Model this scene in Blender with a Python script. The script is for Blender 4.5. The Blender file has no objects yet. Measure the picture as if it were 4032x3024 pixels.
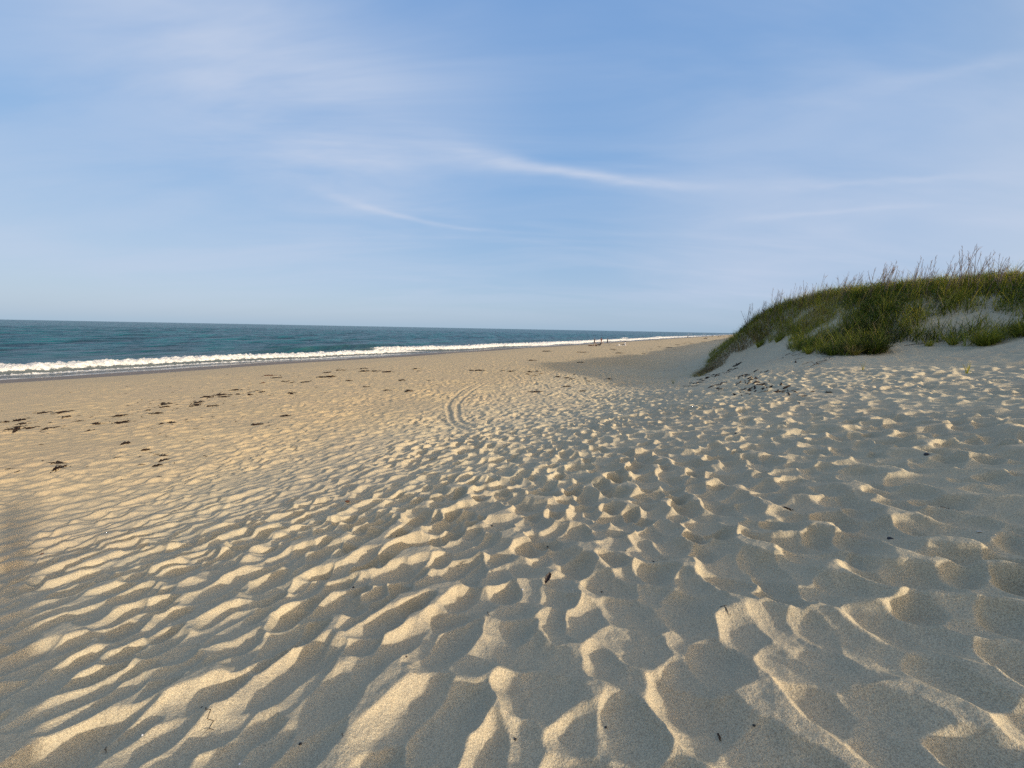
import bpy, bmesh, math, random
import numpy as np
from mathutils import Vector, Matrix, Quaternion
sc = bpy.context.scene
col = sc.collection
rad = math.radians

# ------------------------------------------------------------------ camera
CZ = 3.65
cam = bpy.data.objects.new('camera', bpy.data.cameras.new('camera'))
col.objects.link(cam)
cam.data.sensor_width = 36
cam.data.lens = 36 * 1515 / 4032
cam.data.clip_start = 0.05
cam.data.clip_end = 40000
cam.matrix_world = Matrix.Translation((0, 0, CZ)) @ Matrix.Rotation(rad(90 - 8.15), 4, 'X') @ Matrix.Rotation(rad(1.07), 4, 'Z')
sc.camera = cam

# ------------------------------------------------------------------ light
SUN_AZ, SUN_EL = 127.4, 16.5          # clockwise from +Y, degrees
sd = Vector((math.sin(rad(SUN_AZ)) * math.cos(rad(SUN_EL)), math.cos(rad(SUN_AZ)) * math.cos(rad(SUN_EL)), math.sin(rad(SUN_EL))))
sun = bpy.data.objects.new('sun', bpy.data.lights.new('sun', 'SUN'))
sun.data.energy = 3.35
sun.data.angle = rad(1.3)
sun.data.color = (1.0, 0.87, 0.70)
sun.rotation_euler = (-sd).to_track_quat('-Z', 'Y').to_euler()
col.objects.link(sun)
sc.view_settings.view_transform = 'Standard'
sc.view_settings.look = 'None'
EXPO = 0.45
sc.view_settings.exposure = EXPO
sc.view_settings.gamma = 1
sc.view_settings.use_curve_mapping = False
sc.cycles.max_bounces = 5
sc.cycles.use_denoising = False


class NG:
    """small helper for node trees"""
    def __init__(self, nt):
        self.nt = nt
        nt.nodes.clear()

    def n(self, kind, **kw):
        nd = self.nt.nodes.new(kind)
        ins = kw.pop('ins', {})
        for k, v in kw.items():
            setattr(nd, k, v)
        for k, v in ins.items():
            self.put(nd.inputs[k], v)
        return nd

    def put(self, sock, v):
        if isinstance(v, bpy.types.NodeSocket):
            self.nt.links.new(v, sock)
        elif isinstance(v, bpy.types.Node):
            self.nt.links.new(v.outputs[0], sock)
        else:
            sock.default_value = v

    def m(self, op, a, b=0.0, c=None, clamp=False):
        nd = self.n('ShaderNodeMath', operation=op, use_clamp=clamp)
        self.put(nd.inputs[0], a)
        self.put(nd.inputs[1], b)
        if c is not None:
            self.put(nd.inputs[2], c)
        return nd.outputs[0]

    def mix(self, f, a, b, blend='MIX'):
        nd = self.n('ShaderNodeMix', data_type='RGBA', blend_type=blend)
        self.put(nd.inputs[0], f)
        self.put(nd.inputs[6], a)
        self.put(nd.inputs[7], b)
        return nd.outputs[2]

    def ramp(self, f, stops):
        nd = self.n('ShaderNodeValToRGB')
        self.put(nd.inputs[0], f)
        e = nd.color_ramp.elements
        while len(e) > 1:
            e.remove(e[-1])
        e[0].position, e[0].color = stops[0][0], c4(stops[0][1])
        for p, c in stops[1:]:
            x = e.new(p)
            x.color = c4(c)
        return nd.outputs[0]

    def noise(self, vec, scale, detail=3, rough=0.5, dist=0.0, dims='3D'):
        nd = self.n('ShaderNodeTexNoise', noise_dimensions=dims)
        self.put(nd.inputs['Vector'], vec)
        nd.inputs['Scale'].default_value = scale
        nd.inputs['Detail'].default_value = detail
        nd.inputs['Roughness'].default_value = rough
        nd.inputs['Distortion'].default_value = dist
        return nd.outputs[0]

    def smooth(self, v, a, b, lo=0.0, hi=1.0):
        nd = self.n('ShaderNodeMapRange', interpolation_type='SMOOTHSTEP')
        self.put(nd.inputs[0], v)
        for i, x in enumerate((a, b, lo, hi)):
            self.put(nd.inputs[i + 1], x)
        return nd.outputs[0]


def c4(c):
    if isinstance(c, (int, float)):
        return (c, c, c, 1)
    return (*c[:3], 1)


# ------------------------------------------------------------------ sky
world = bpy.data.worlds.new('World')
sc.world = world
world.use_nodes = True
g = NG(world.node_tree)
sky = g.n('ShaderNodeTexSky', sky_type='NISHITA', sun_disc=False, sun_elevation=rad(SUN_EL), sun_rotation=rad(SUN_AZ),
          altitude=0, air_density=1.0, dust_density=1.2, ozone_density=1.5)
tc = g.n('ShaderNodeTexCoord')
sep = g.n('ShaderNodeSeparateXYZ', ins={0: tc.outputs['Generated']})
X, Y, Z = sep.outputs
az = g.m('MULTIPLY', g.m('ARCTAN2', X, Y), 180 / math.pi)
el = g.m('MULTIPLY', g.m('ARCSINE', Z), 180 / math.pi)
zz = g.m('ADD', g.m('MAXIMUM', Z, 0.0), 0.16)
pv = g.n('ShaderNodeCombineXYZ', ins={0: g.m('DIVIDE', X, zz), 1: g.m('DIVIDE', Y, zz), 2: 0.0})


def streak(a0, e0, a1, e1, bend, w, seed):
    """thin cirrus band from (a0,e0) to (a1,e1) in degrees of azimuth and elevation"""
    u = g.m('DIVIDE', g.m('SUBTRACT', az, a0), a1 - a0)
    line = g.m('ADD', g.m('ADD', e0, g.m('MULTIPLY', u, e1 - e0)),
               g.m('MULTIPLY', g.m('MULTIPLY', u, g.m('SUBTRACT', 1.0, u)), 4 * bend))
    wob = g.m('MULTIPLY', g.m('SUBTRACT', g.noise(pv, 2.2 + seed, 3, 0.6), 0.5), 1.6 * w)
    dd = g.m('SUBTRACT', g.m('ADD', el, wob), line)
    ww = g.m('ADD', w * 0.35, g.m('MULTIPLY', g.smooth(u, 0.0, 0.55, 1.6, 0.25), w))
    q = g.m('DIVIDE', dd, ww)
    gs = g.m('EXPONENT', g.m('MULTIPLY', g.m('MULTIPLY', q, q), -1.0))
    ends = g.m('MULTIPLY', g.smooth(u, -0.12, 0.35), g.smooth(u, 1.15, 0.6))
    return g.m('MULTIPLY', gs, ends)


def band(a0, e0, a1, e1, w):
    """wide soft veil around a line"""
    L = math.hypot(a1 - a0, e1 - e0)
    ux, uy = (a1 - a0) / L, (e1 - e0) / L
    da, de = g.m('SUBTRACT', az, a0), g.m('SUBTRACT', el, e0)
    al = g.m('ADD', g.m('MULTIPLY', da, ux), g.m('MULTIPLY', de, uy))
    ac = g.m('ADD', g.m('MULTIPLY', da, -uy), g.m('MULTIPLY', de, ux))
    q = g.m('DIVIDE', ac, w)
    gs = g.m('EXPONENT', g.m('MULTIPLY', g.m('MULTIPLY', q, q), -1.0))
    ends = g.m('MULTIPLY', g.smooth(al, -0.35 * L, 0.25 * L), g.smooth(al, 1.35 * L, 0.75 * L))
    return g.m('MULTIPLY', gs, ends)


rot = g.n('ShaderNodeMapping', ins={0: pv.outputs[0]})
rot.inputs['Rotation'].default_value = (0, 0, rad(38))
rot.inputs['Scale'].default_value = (0.5, 1.5, 1)
n1 = g.noise(rot.outputs[0], 1.3, 5, 0.55, 0.5)
n2 = g.noise(pv.outputs[0], 0.8, 4, 0.5, 0.2)
s1 = streak(-14, 23.4, 27, 17.4, 0.3, 0.9, 0.0)
s2 = streak(-30, 17.5, 1, 13.3, -1.0, 0.45, 1.0)
s3 = streak(22, 13.6, 48, 12.5, 0.4, 0.45, 2.0)
s4 = streak(30, 24.5, 60, 21.0, 0.6, 0.8, 3.0)
s5 = streak(30, 17.3, 50, 14.2, 0.0, 0.5, 4.0)
b1 = band(-50, 34, -12, 19, 8.0)
b2 = band(-30, 30, -2, 25, 7.0)
b3 = band(22, 9, 62, 14, 12.0)
b4 = band(-62, 8, -20, 9, 7.0)
cl = g.m('MULTIPLY', g.smooth(n1, 0.33, 0.72), 0.30)
cl = g.m('ADD', cl, g.m('MULTIPLY', g.m('ADD', b1, g.m('MULTIPLY', b2, 0.5)), g.smooth(n1, 0.25, 0.8, 0.2, 0.72)))
cl = g.m('ADD', cl, g.m('MULTIPLY', b3, g.smooth(n2, 0.2, 0.8, 0.3, 0.62)))
cl = g.m('ADD', cl, g.m('MULTIPLY', b4, .22))
st_tex = g.smooth(g.noise(rot.outputs[0], 5.0, 4, 0.6, 0.6), 0.25, 0.75, 0.45, 1.0)
for s_, k_ in ((s1, 0.72), (s2, 0.42), (s3, 0.2), (s4, 0.22), (s5, 0.26)):
    cl = g.m('ADD', cl, g.m('MULTIPLY', g.m('MULTIPLY', s_, st_tex), k_))
cl = g.m('MINIMUM', cl, 0.85)
skyc = sky.outputs[0]
SKY_K = 0.12
KE = 1 / (SKY_K * 2 ** EXPO)


def sc_(c):
    return (c[0] * KE, c[1] * KE, c[2] * KE)


cloud_col = (*sc_((0.56, 0.64, 0.80)), 1)
# thin high haze evens out the side of the sky that faces away from the sun
hz = g.ramp(g.m('DIVIDE', el, 60.0), [(0.0, sc_((.335, .505, .69))), (.10, sc_((.30, .475, .725))), (.33, sc_((.215, .415, .74))), (.8, sc_((.17, .34, .69)))])
away = g.m('ADD', g.m('ADD', g.m('MULTIPLY', X, -sd.x), g.m('MULTIPLY', Y, -sd.y)), g.m('MULTIPLY', Z, -sd.z))
skyc = g.mix(1.0, skyc, (1.9, 1.45, 1.05, 1), 'MULTIPLY')  # sun-side sky brightened and warmed to lift the shaded sand
# warm glow added around the out-of-view sun to fill the shaded sand
glow = g.m('EXPONENT', g.m('MULTIPLY', g.m('ADD', away, 1.0), -9.0))
skyc = g.mix(1.0, skyc, g.mix(glow, (0, 0, 0, 1), (10.5, 8.9, 6.2, 1)), 'ADD')
skyc = g.mix(g.smooth(away, -.75, -.15, 0.0, .88), skyc, hz)
# cirrus only whitens the part of the sky above the horizon
cl = g.m('MULTIPLY', cl, g.smooth(el, -1.0, 6.0))
final = g.mix(cl, skyc, cloud_col)
bg = g.n('ShaderNodeBackground', ins={0: final, 1: SKY_K})
out = g.n('ShaderNodeOutputWorld')
g.nt.links.new(bg.outputs[0], out.inputs[0])

# ------------------------------------------------------------------ numeric helpers
rng = np.random.default_rng(7)
random.seed(7)
F = np.float32


def st(x, y):      # s = metres towards the sea, t = metres along the coast
    return -.8511 * x + .5250 * y, .5250 * x + .8511 * y


def xy(s, t):
    return -.8511 * s + .5250 * t, .5250 * s + .8511 * t


def sstep(v, a, b):
    q = np.clip((v - a) / (b - a), 0, 1)
    return q * q * (3 - 2 * q)


def perlin(x, y, seed=0):
    tab = np.random.default_rng(seed + 100).random((256, 256)).astype(F) * 2 * math.pi
    gx, gy = np.cos(tab), np.sin(tab)
    x = np.asarray(x, dtype=np.float64)
    y = np.asarray(y, dtype=np.float64)
    xi = np.floor(x).astype(np.int64)
    yi = np.floor(y).astype(np.int64)
    xf = (x - xi).astype(F)
    yf = (y - yi).astype(F)
    u = xf * xf * xf * (xf * (xf * 6 - 15) + 10)
    v = yf * yf * yf * (yf * (yf * 6 - 15) + 10)
    x0, x1, y0, y1 = xi & 255, (xi + 1) & 255, yi & 255, (yi + 1) & 255

    def gr(a, b, dx, dy):
        return gx[a, b] * dx + gy[a, b] * dy
    n00 = gr(x0, y0, xf, yf)
    n10 = gr(x1, y0, xf - 1, yf)
    n01 = gr(x0, y1, xf, yf - 1)
    n11 = gr(x1, y1, xf - 1, yf - 1)
    a = n00 + u * (n10 - n00)
    b = n01 + u * (n11 - n01)
    return (a + v * (b - a)) * 1.4


def fbm(x, y, octs, seed=0, gain=0.5):
    r = 0
    a = 1.0
    for i in range(octs):
        r = r + a * perlin(x * 2 ** i + 17.3 * i, y * 2 ** i - 9.1 * i, seed + i)
        a *= gain
    return r


def bspline(G, fx, fy):
    """quadratic B-spline sample of grid G[iy, ix] at fractional indices"""
    fx = np.clip(fx, 1.01, G.shape[1] - 2.51)
    fy = np.clip(fy, 1.01, G.shape[0] - 2.51)
    ix = np.floor(fx + 0.5).astype(np.int64)
    iy = np.floor(fy + 0.5).astype(np.int64)
    dx = (fx - ix).astype(F)
    dy = (fy - iy).astype(F)
    wx = (0.5 * (0.5 - dx) ** 2, 0.75 - dx * dx, 0.5 * (0.5 + dx) ** 2)
    wy = (0.5 * (0.5 - dy) ** 2, 0.75 - dy * dy, 0.5 * (0.5 + dy) ** 2)
    r = 0
    for j in range(3):
        for i in range(3):
            r = r + wy[j] * wx[i] * G[iy + j - 1, ix + i - 1]
    return r


# ------------------------------------------------------------------ the shape of the beach and the dune
SEA_Z = -1.2


def beach_profile(s, t):
    """berm, wet slope and dune line far from the camera"""
    z = np.interp(s, [-400, -60, -30, -14, -8, -3, 0, 3, 6, 14, 28, 34, 40, 44, 48, 52.2, 60, 80, 4000],
                  [4.5, 5, 5.0, 6.1, 6.3, 5.6, 4.2, 1.2, .25, 0.02, 0, -.10, -.40, -.70, -.97, -1.2, -1.6, -3, -4])
    return z


# control points (s, t, z) of the foreground slope and of the dune nose
CP = [
    (0, 0, 2.10), (-1.3, 3.1, 2.32), (-3.1, 7.8, 2.62), (-1.5, .5, 2.35), (-3, 1.0, 2.68), (3.6, .3, 1.42), (8.4, .7, .46), (12, 0, .2), (16, 0, .02), (22, 0, 0), 
    (4, -6, 1.5), (8, -6, .75), (12, -8, .3), (18, -10, .02), (0, -5, 2.3), (-4, -3, 2.8), (-8, 0, 3.1), (-14, 2, 3.4), (-22, 4, 3.6), (-35, 5, 4),
    (3, 5, 1.38), (6, 6, .76), (9, 8, .34), (12, 12, .14), (16, 14, .02), (24, 14, 0),
    (-6, 3, 3.5), (-10, 8, 3.8), (-16, 10, 4.4),
    (0.4, 11, 1.85), (-1.8, 9.3, 2.25), (4, 12, .95), (7, 16, .34), (4, 16, .8), (11, 20, .05), (17, 24, 0), (26, 26, 0),
    (2.8, 21.8, .95), (0.4, 16.8, 1.8), (-2.7, 18.1, 2.45), (-.5, 22.6, 1.85), (-4.6, 15.8, 2.65), (-6.7, 17, 3.0), (-10, 15, 3.7), (-14, 17, 5.2), (-12, 20, 5.6),
    (5.5, 26, .18), (9, 30, .05), (16, 36, 0), (26, 40, 0),
    (3.6, 30.5, .45), (2.5, 31.3, .78), (.7, 29, 1.4), (3.3, 35, .45), (6, 36, .1), (1.5, 34.2, 2.15), (1.9, 37, 2.2),
    (-.5, 33.2, 2.95), (-2.3, 29.6, 3.3), (-2.3, 26.1, 2.7), (-3.7, 23.5, 2.72), (-6.2, 26, 3.65), (-8, 22.6, 3.3), (-13, 22.5, 5.8),
    (-7.8, 25.9, 3.9), (-11, 24, 4.6),
    (-11, 27.9, 6.0), (-7.6, 29.4, 5.95), (-5.4, 31.5, 6.0), (-3.6, 32.8, 5.75), (-1.2, 34.8, 4.95), (.45, 36.1, 4.15), (-16, 28, 6.4), (-22, 28, 6.4),
    (-8, 34, 6.3), (-4, 38, 6.0), (-1, 42, 5.0), (-12, 40, 6.2), (-20, 40, 6.0), (0.5, 42, 4.1), (2.5, 44, 1.8), (5, 44, .3), (10, 46, 0), (18, 50, 0),
    (-20, 20, 6.0), (-30, 20, 5.5), (-30, 34, 5.4), (0.3, 50, 4.0), (-4, 50, 5.9), (-12, 52, 6.0), (3, 52, 1.2), (7, 54, .1), (-25, 52, 5), (20, 60, 0),
    (-6, -10, 3.9), (0, -12, 2.9), (5, -12, 1.5), (-14, -12, 4.6), (-10, -22, 6.0), (-3, -22, 4.6), (3, -22, 1.6), (10, -22, .2), (20, -22, 0), (-25, -15, 5), (-30, -5, 4.4),
    (28, -20, 0), (27, 8, 0), (28, 50, 0)]
cp = np.array(CP, dtype=np.float64)


def tps_fit(c):
    d = np.hypot(c[:, None, 0] - c[None, :, 0], c[:, None, 1] - c[None, :, 1])
    K = d * d * np.log(d + 1e-9) + np.eye(len(c)) * 0.6
    Pm = np.column_stack([np.ones(len(c)), c[:, :2]])
    A = np.block([[K, Pm], [Pm.T, np.zeros((3, 3))]])
    return np.linalg.solve(A, np.concatenate([c[:, 2], np.zeros(3)]))


tw = tps_fit(cp)


def tps(s, t):
    r = tw[-3] + tw[-2] * s + tw[-1] * t
    for i in range(len(cp)):
        d2 = (s - cp[i, 0]) ** 2 + (t - cp[i, 1]) ** 2
        r = r + tw[i] * 0.5 * d2 * np.log(d2 + 1e-9)
    return r


# macro height on a 0.4 m grid in (s, t), blended into the far profile
MS0, MT0, MD = -60.0, -60.0, 0.4
ms = np.arange(MS0, 60, MD)
mt = np.arange(MT0, 120, MD)
MSg, MTg = np.meshgrid(ms, mt)
far = beach_profile(MSg, MTg) + (fbm(MSg / 9, MTg / 14, 3, 3) * 0.9) * sstep(-MSg, -2, 8)
near = tps(MSg, MTg)
wn = sstep(MTg, -24, -16) * (1 - sstep(MTg, 44, 58)) * sstep(MSg, -34, -24) * (1 - sstep(MSg, 18, 26))
MACRO = (far * (1 - wn) + near * wn).astype(F)


def macro(x, y):
    s, t = st(x, y)
    zin = bspline(MACRO, (s - MS0) / MD, (t - MT0) / MD)
    inside = sstep(s, -58, -50) * (1 - sstep(s, 50, 58)) * sstep(t, -58, -50) * (1 - sstep(t, 105, 117))
    prof = beach_profile(s, t)
    bumps = perlin(s / 22, t / 30, 5) * 0.9 * sstep(-s, 0, 10)
    wet = sstep(s, 38, 46)
    cusp = (perlin(t / 17, s * 0 + 3.1, 8) * 0.16 + perlin(t / 5.5, s * 0 + 8.1, 9) * 0.05) * wet * (1 - sstep(s, 60, 80))
    return zin * inside + (prof + bumps) * (1 - inside) + cusp


# ------------------------------------------------------------------ trodden sand
def trod_params(s, t):
    """depth, radius, stretch and heading of the footprints at a place"""
    D = np.interp(s, [-30, 0, 8, 14, 22, 32, 40, 43], [.055, .078, .064, .047, .031, .017, .008, 0])
    toe = sstep(t, 15, 24) * sstep(5.0 - s, 0, 4)
    D = D * (1 - 0.35 * toe)
    return D


class Relief:
    def __init__(self, x0, y0, x1, y1, d):
        self.x0, self.y0, self.d = x0, y0, d
        self.nx, self.ny = int((x1 - x0) / d), int((y1 - y0) / d)
        self.x1, self.y1 = x1, y1
        self.G = np.full((self.ny, self.nx), 0.02, dtype=F)

    def stamp(self, cx, cy, D, R, asp, th, skew):
        Rm = R * asp * 1.35
        i0, i1 = max(0, int((cx - Rm - self.x0) / self.d)), min(self.nx, int((cx + Rm - self.x0) / self.d) + 2)
        j0, j1 = max(0, int((cy - Rm - self.y0) / self.d)), min(self.ny, int((cy + Rm - self.y0) / self.d) + 2)
        if i1 - i0 < 2 or j1 - j0 < 2:
            return
        xs = (np.arange(i0, i1) * self.d + self.x0 - cx)[None, :]
        ys = (np.arange(j0, j1) * self.d + self.y0 - cy)[:, None]
        c, s_ = math.cos(th), math.sin(th)
        u = (xs * c + ys * s_) / (R * asp)
        v = (-xs * s_ + ys * c) / R + skew * u * u
        q = u * u + v * v
        q = np.maximum(q * (1 + 0.35 * u), 0)
        h = (-D + D * q ** 1.15).astype(F)
        P = self.G[j0:j1, i0:i1]
        np.minimum(P, h, out=P)

    def sample(self, x, y):
        v = bspline(self.G, (x - self.x0) / self.d, (y - self.y0) / self.d)
        e = 12 * self.d
        w = sstep(x, self.x0, self.x0 + e) * (1 - sstep(x, self.x1 - e, self.x1)) * sstep(y, self.y0, self.y0 + e) * (1 - sstep(y, self.y1 - e, self.y1))
        return v, w


R1 = Relief(-7.5, -2.0, 12, 11, 0.0125)
R2 = Relief(-62, -5, 62, 80, 0.05)
cell = 0.23
gx, gy = np.meshgrid(np.arange(-62, 62, cell), np.arange(-5, 80, cell))
gx = gx + (np.arange(gx.shape[0]) % 2)[:, None] * cell * .5      # staggered rows
gx = gx.ravel() + rng.uniform(-.36, .36, gx.size) * cell
gy = gy.ravel() + rng.uniform(-.36, .36, gy.size) * cell
gs_, gt_ = st(gx, gy)
gaz = np.degrees(np.arctan2(gx, gy))
keep = (np.abs(gaz) < 66) | (np.hypot(gx, gy) < 5)
keep &= (gs_ < 42.5) & (gs_ > -14)
keep &= rng.random(gx.size) < np.interp(np.hypot(gx, gy), [0, 6, 14, 60], [.86, .86, .86, .8])
gx, gy, gs_, gt_, gaz = gx[keep], gy[keep], gs_[keep], gt_[keep], gaz[keep]
gD = trod_params(gs_, gt_)
patch = np.clip(0.9 + 0.6 * perlin(gx / 3.1, gy / 3.1, 21), 0.5, 1.3)
gD = gD * patch * rng.uniform(.6, 1.4, gx.size) * 1.15
# steps head along the path near the access, along the coast on the beach
AL_COAST = math.atan2(.8511, .5250)
AL_PATH = rad(90 + 24)
wcoast = sstep(-gaz, 2, 22) * (1 - sstep(gs_, 24, 34))
for i in range(gx.size):
    r_ = rng.random(4)
    if r_[0] < wcoast[i] * (.72 if gy[i] < 5 else 1):
        th, asp, R = AL_COAST + (r_[1] - .5) * .6, 1.15 + .9 * r_[2], .10 + .055 * r_[3]
    elif gs_[i] < 5 and gaz[i] > 0 and r_[0] < .75:
        th, asp, R = AL_PATH + (r_[1] - .5) * .9, 1.1 + .7 * r_[2], .105 + .055 * r_[3]
    else:
        th, asp, R = r_[1] * math.pi, 1.1 + .4 * r_[2], .11 + .05 * r_[3]
    D = float(gD[i])
    if r_[1] * 7 % 1 < .10:
        R, D = R * 1.25, D * 1.3
    sk = (r_[2] - .5) * .8
    if -8 < gx[i] < 12.5 and gy[i] < 11.5:
        R1.stamp(gx[i], gy[i], D, R, asp, th, sk)
    R2.stamp(gx[i], gy[i], D, R, asp, th, sk)

# two ruts of a beach cart
TRA = np.array([(7.05, 9.23), (8.12, 9.81), (9.11, 10.56), (10.44, 11.98), (11.42, 12.98), (12.7, 14.73), (14.31, 17.47), (15.81, 21.2), (16.9, 24.7), (18.46, 29.15), (21.51, 35.92), (24.14, 41.0), (29.91, 51.65)])
TRB = TRA + np.array([(.42, .75), (.3, .62), (.2, .62), (.05, .62), (-.03, .66), (-.3, .5), (-.5, .4), (-.5, .3), (-.5, .2), (-.5, .2), (-.5, .2), (-.5, .2), (-.5, .2)])


def densify(P, step=0.05):
    seg = np.hypot(*np.diff(P, axis=0).T)
    L = np.concatenate([[0], np.cumsum(seg)])
    q = np.arange(0, L[-1], step)
    a, b = np.interp(q, L, P[:, 0]), np.interp(q, L, P[:, 1])
    k = np.ones(25) / 25
    pa, pb = np.pad(a, 12, mode='edge'), np.pad(b, 12, mode='edge')
    return np.column_stack([np.convolve(pa, k, 'valid'), np.convolve(pb, k, 'valid')])


def rut(R, P, width=0.085, depth=0.05):
    for k, (s, t) in enumerate(densify(P)):
        cx, cy = xy(s, t)
        r = width * 3.2
        i0, i1 = max(0, int((cx - r - R.x0) / R.d)), min(R.nx, int((cx + r - R.x0) / R.d) + 2)
        j0, j1 = max(0, int((cy - r - R.y0) / R.d)), min(R.ny, int((cy + r - R.y0) / R.d) + 2)
        if i1 - i0 < 2 or j1 - j0 < 2:
            continue
        xs = (np.arange(i0, i1) * R.d + R.x0 - cx)[None, :]
        ys = (np.arange(j0, j1) * R.d + R.y0 - cy)[:, None]
        q = np.sqrt(xs * xs + ys * ys) / width
        wd = np.exp(-(q / 1.0) ** 4)
        P_ = R.G[j0:j1, i0:i1]
        tgt = -(depth * (1 - .85 * float(sstep(t, 17, 27)))) - 0.004
        fk = 1 - .9 * float(sstep(t, 22, 38))
        P_ += (wd * np.minimum(tgt - P_, 0) * 0.55 * fk).astype(F)
        rim = np.exp(-((q - 1.7) / .45) ** 2)
        P_ += (rim * np.maximum(0.008 - P_, 0) * 0.10 * fk).astype(F)


for T in (TRA, TRB):
    rut(R2, T, .10, .085)
    rut(R1, T, .10, .085)
for k in range(0):
    T = np.array([(13.0, 20), (13.5, 30), (14.8, 42), (17.5, 55), (21, 70), (24, 90)]) + np.array([0, 0.0]) - np.array([k * .9, 0])
    rut(R2, T, .11, .03)


def relief(x, y):
    # wander the sample position so that no two prints have the same rim
    wx = x + 0.045 * perlin(x / .30, y / .30, 31) + 0.018 * perlin(x / .11, y / .11, 32)
    wy = y + 0.045 * perlin(x / .30 + 40, y / .30, 33) + 0.018 * perlin(x / .11, y / .11 + 40, 34)
    v1, w1 = R1.sample(wx, wy)
    v2, w2 = R2.sample(wx, wy)
    s, t = st(x, y)
    base = v1 * w1 + (1 - w1) * v2 * w2
    base = base - .012 * w2
    dry = 1 - sstep(s, 36, 43)
    rough = np.interp(s, [-30, 0, 10, 20, 40], [1.0, 1.0, .8, .6, .25])
    n = 0.020 * perlin(x / 1.3, y / 1.3, 41) + 0.012 * perlin(x / .42, y / .42, 42)
    n += 0.0055 * perlin(x / .13, y / .13, 43) + 0.0022 * perlin(x / .045, y / .045, 44)
    n += 0.006 * (1 - np.abs(perlin(x / .21, y / .33, 47)) * 2.2) * sstep(perlin(x / 1.1, y / 1.1, 48), -.1, .5)
    drag = 0.006 * perlin(s / .35, t / 2.2, 45) * sstep(s, 5, 12) * (1 - sstep(t, 8, 20))
    farn = (1 - w2) * (0.02 * perlin(x / .5, y / .5, 46))
    return (base + n * rough + drag + farn) * (0.05 + 0.95 * dry) * sstep(s, -300, -40)


def ground(x, y):
    x = np.atleast_1d(np.asarray(x, dtype=np.float64))
    y = np.atleast_1d(np.asarray(y, dtype=np.float64))
    return macro(x, y) + relief(x, y)


def gz(x, y):
    return float(ground(x, y)[0])


# ------------------------------------------------------------------ mesh helpers
def grid_mesh(name, Xg, Yg, Zg, wrap=False, keepf=None):
    nr, nc = Xg.shape
    me = bpy.data.meshes.new(name)
    v = np.stack([Xg, Yg, Zg], -1).reshape(-1, 3).astype(F)
    r, c = np.meshgrid(np.arange(nr - 1), np.arange(nc if wrap else nc - 1), indexing='ij')
    c2 = (c + 1) % nc
    q = np.stack([r * nc + c, r * nc + c2, (r + 1) * nc + c2, (r + 1) * nc + c], -1).reshape(-1, 4)
    if keepf is not None:
        q = q[keepf(v[q].mean(1))]
        used = np.unique(q)
        mp = np.zeros(len(v), dtype=np.int64)
        mp[used] = np.arange(len(used))
        v = v[used]
        q = mp[q]
    me.vertices.add(len(v))
    me.vertices.foreach_set('co', v.ravel())
    me.loops.add(q.size)
    me.loops.foreach_set('vertex_index', q.ravel().astype(np.int32))
    me.polygons.add(len(q))
    me.polygons.foreach_set('loop_start', (np.arange(len(q)) * 4).astype(np.int32))
    me.polygons.foreach_set('use_smooth', np.ones(len(q), dtype=bool))
    me.update(calc_edges=True)
    return me, v


def attr(me, name, vals):
    a = me.attributes.new(name, 'FLOAT', 'POINT')
    a.data.foreach_set('value', np.asarray(vals, dtype=F))


def link(name, me, mat=None, parent=None, **props):
    o = bpy.data.objects.new(name, me)
    col.objects.link(o)
    if mat is not None:
        me.materials.append(mat)
    if parent is not None:
        o.parent = parent
    for k, v in props.items():
        o[k] = v
    return o


def new_mat(name):
    m = bpy.data.materials.new(name)
    m.use_nodes = True
    return m, NG(m.node_tree)


def surf(g, **ins):
    b = g.n('ShaderNodeBsdfPrincipled')
    for k, v in ins.items():
        g.put(b.inputs[k.replace('_', ' ')], v)
    o = g.n('ShaderNodeOutputMaterial')
    g.nt.links.new(b.outputs[0], o.inputs[0])
    return b


# ------------------------------------------------------------------ ground sheet
azs = np.concatenate([np.arange(-61, 61, .105), np.arange(61, 75, .5), np.arange(75, 285, 1.5), np.arange(285, 299, .5)])
rs = [0.25]
while rs[-1] < 3000:
    r = rs[-1]
    rs.append(r * (1 + (0.0036 if r < 70 else 0.012)) if r > 1 else r + 0.0045)
rs = np.array(rs)
A_, R_ = np.meshgrid(np.radians(azs), rs)
GX, GY = R_ * np.sin(A_), R_ * np.cos(A_)
GZ = ground(GX.ravel(), GY.ravel()).reshape(GX.shape)
# close the small hole under the camera
GX = np.vstack([np.zeros((1, GX.shape[1])), GX])
GY = np.vstack([np.zeros((1, GY.shape[1])), GY])
GZ = np.vstack([np.full((1, GZ.shape[1]), gz(0, 0)), GZ])
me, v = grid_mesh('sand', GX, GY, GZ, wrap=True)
vs, vt = st(v[:, 0].astype(np.float64), v[:, 1].astype(np.float64))
wetline = 42.6 + 0.9 * perlin(vt / 9, vt * 0 + .5, 61) + .3 * perlin(vt / 2.3, vt * 0 + .5, 62)
attr(me, 'wet', sstep(vs, wetline - .5, wetline + .5))
attr(me, 'swash', sstep(vs, 49.5, 52))
berm = sstep(vs + 3 * perlin(vs / 8, vt / 8, 63), 2, 17)
attr(me, 'berm', berm)

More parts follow.
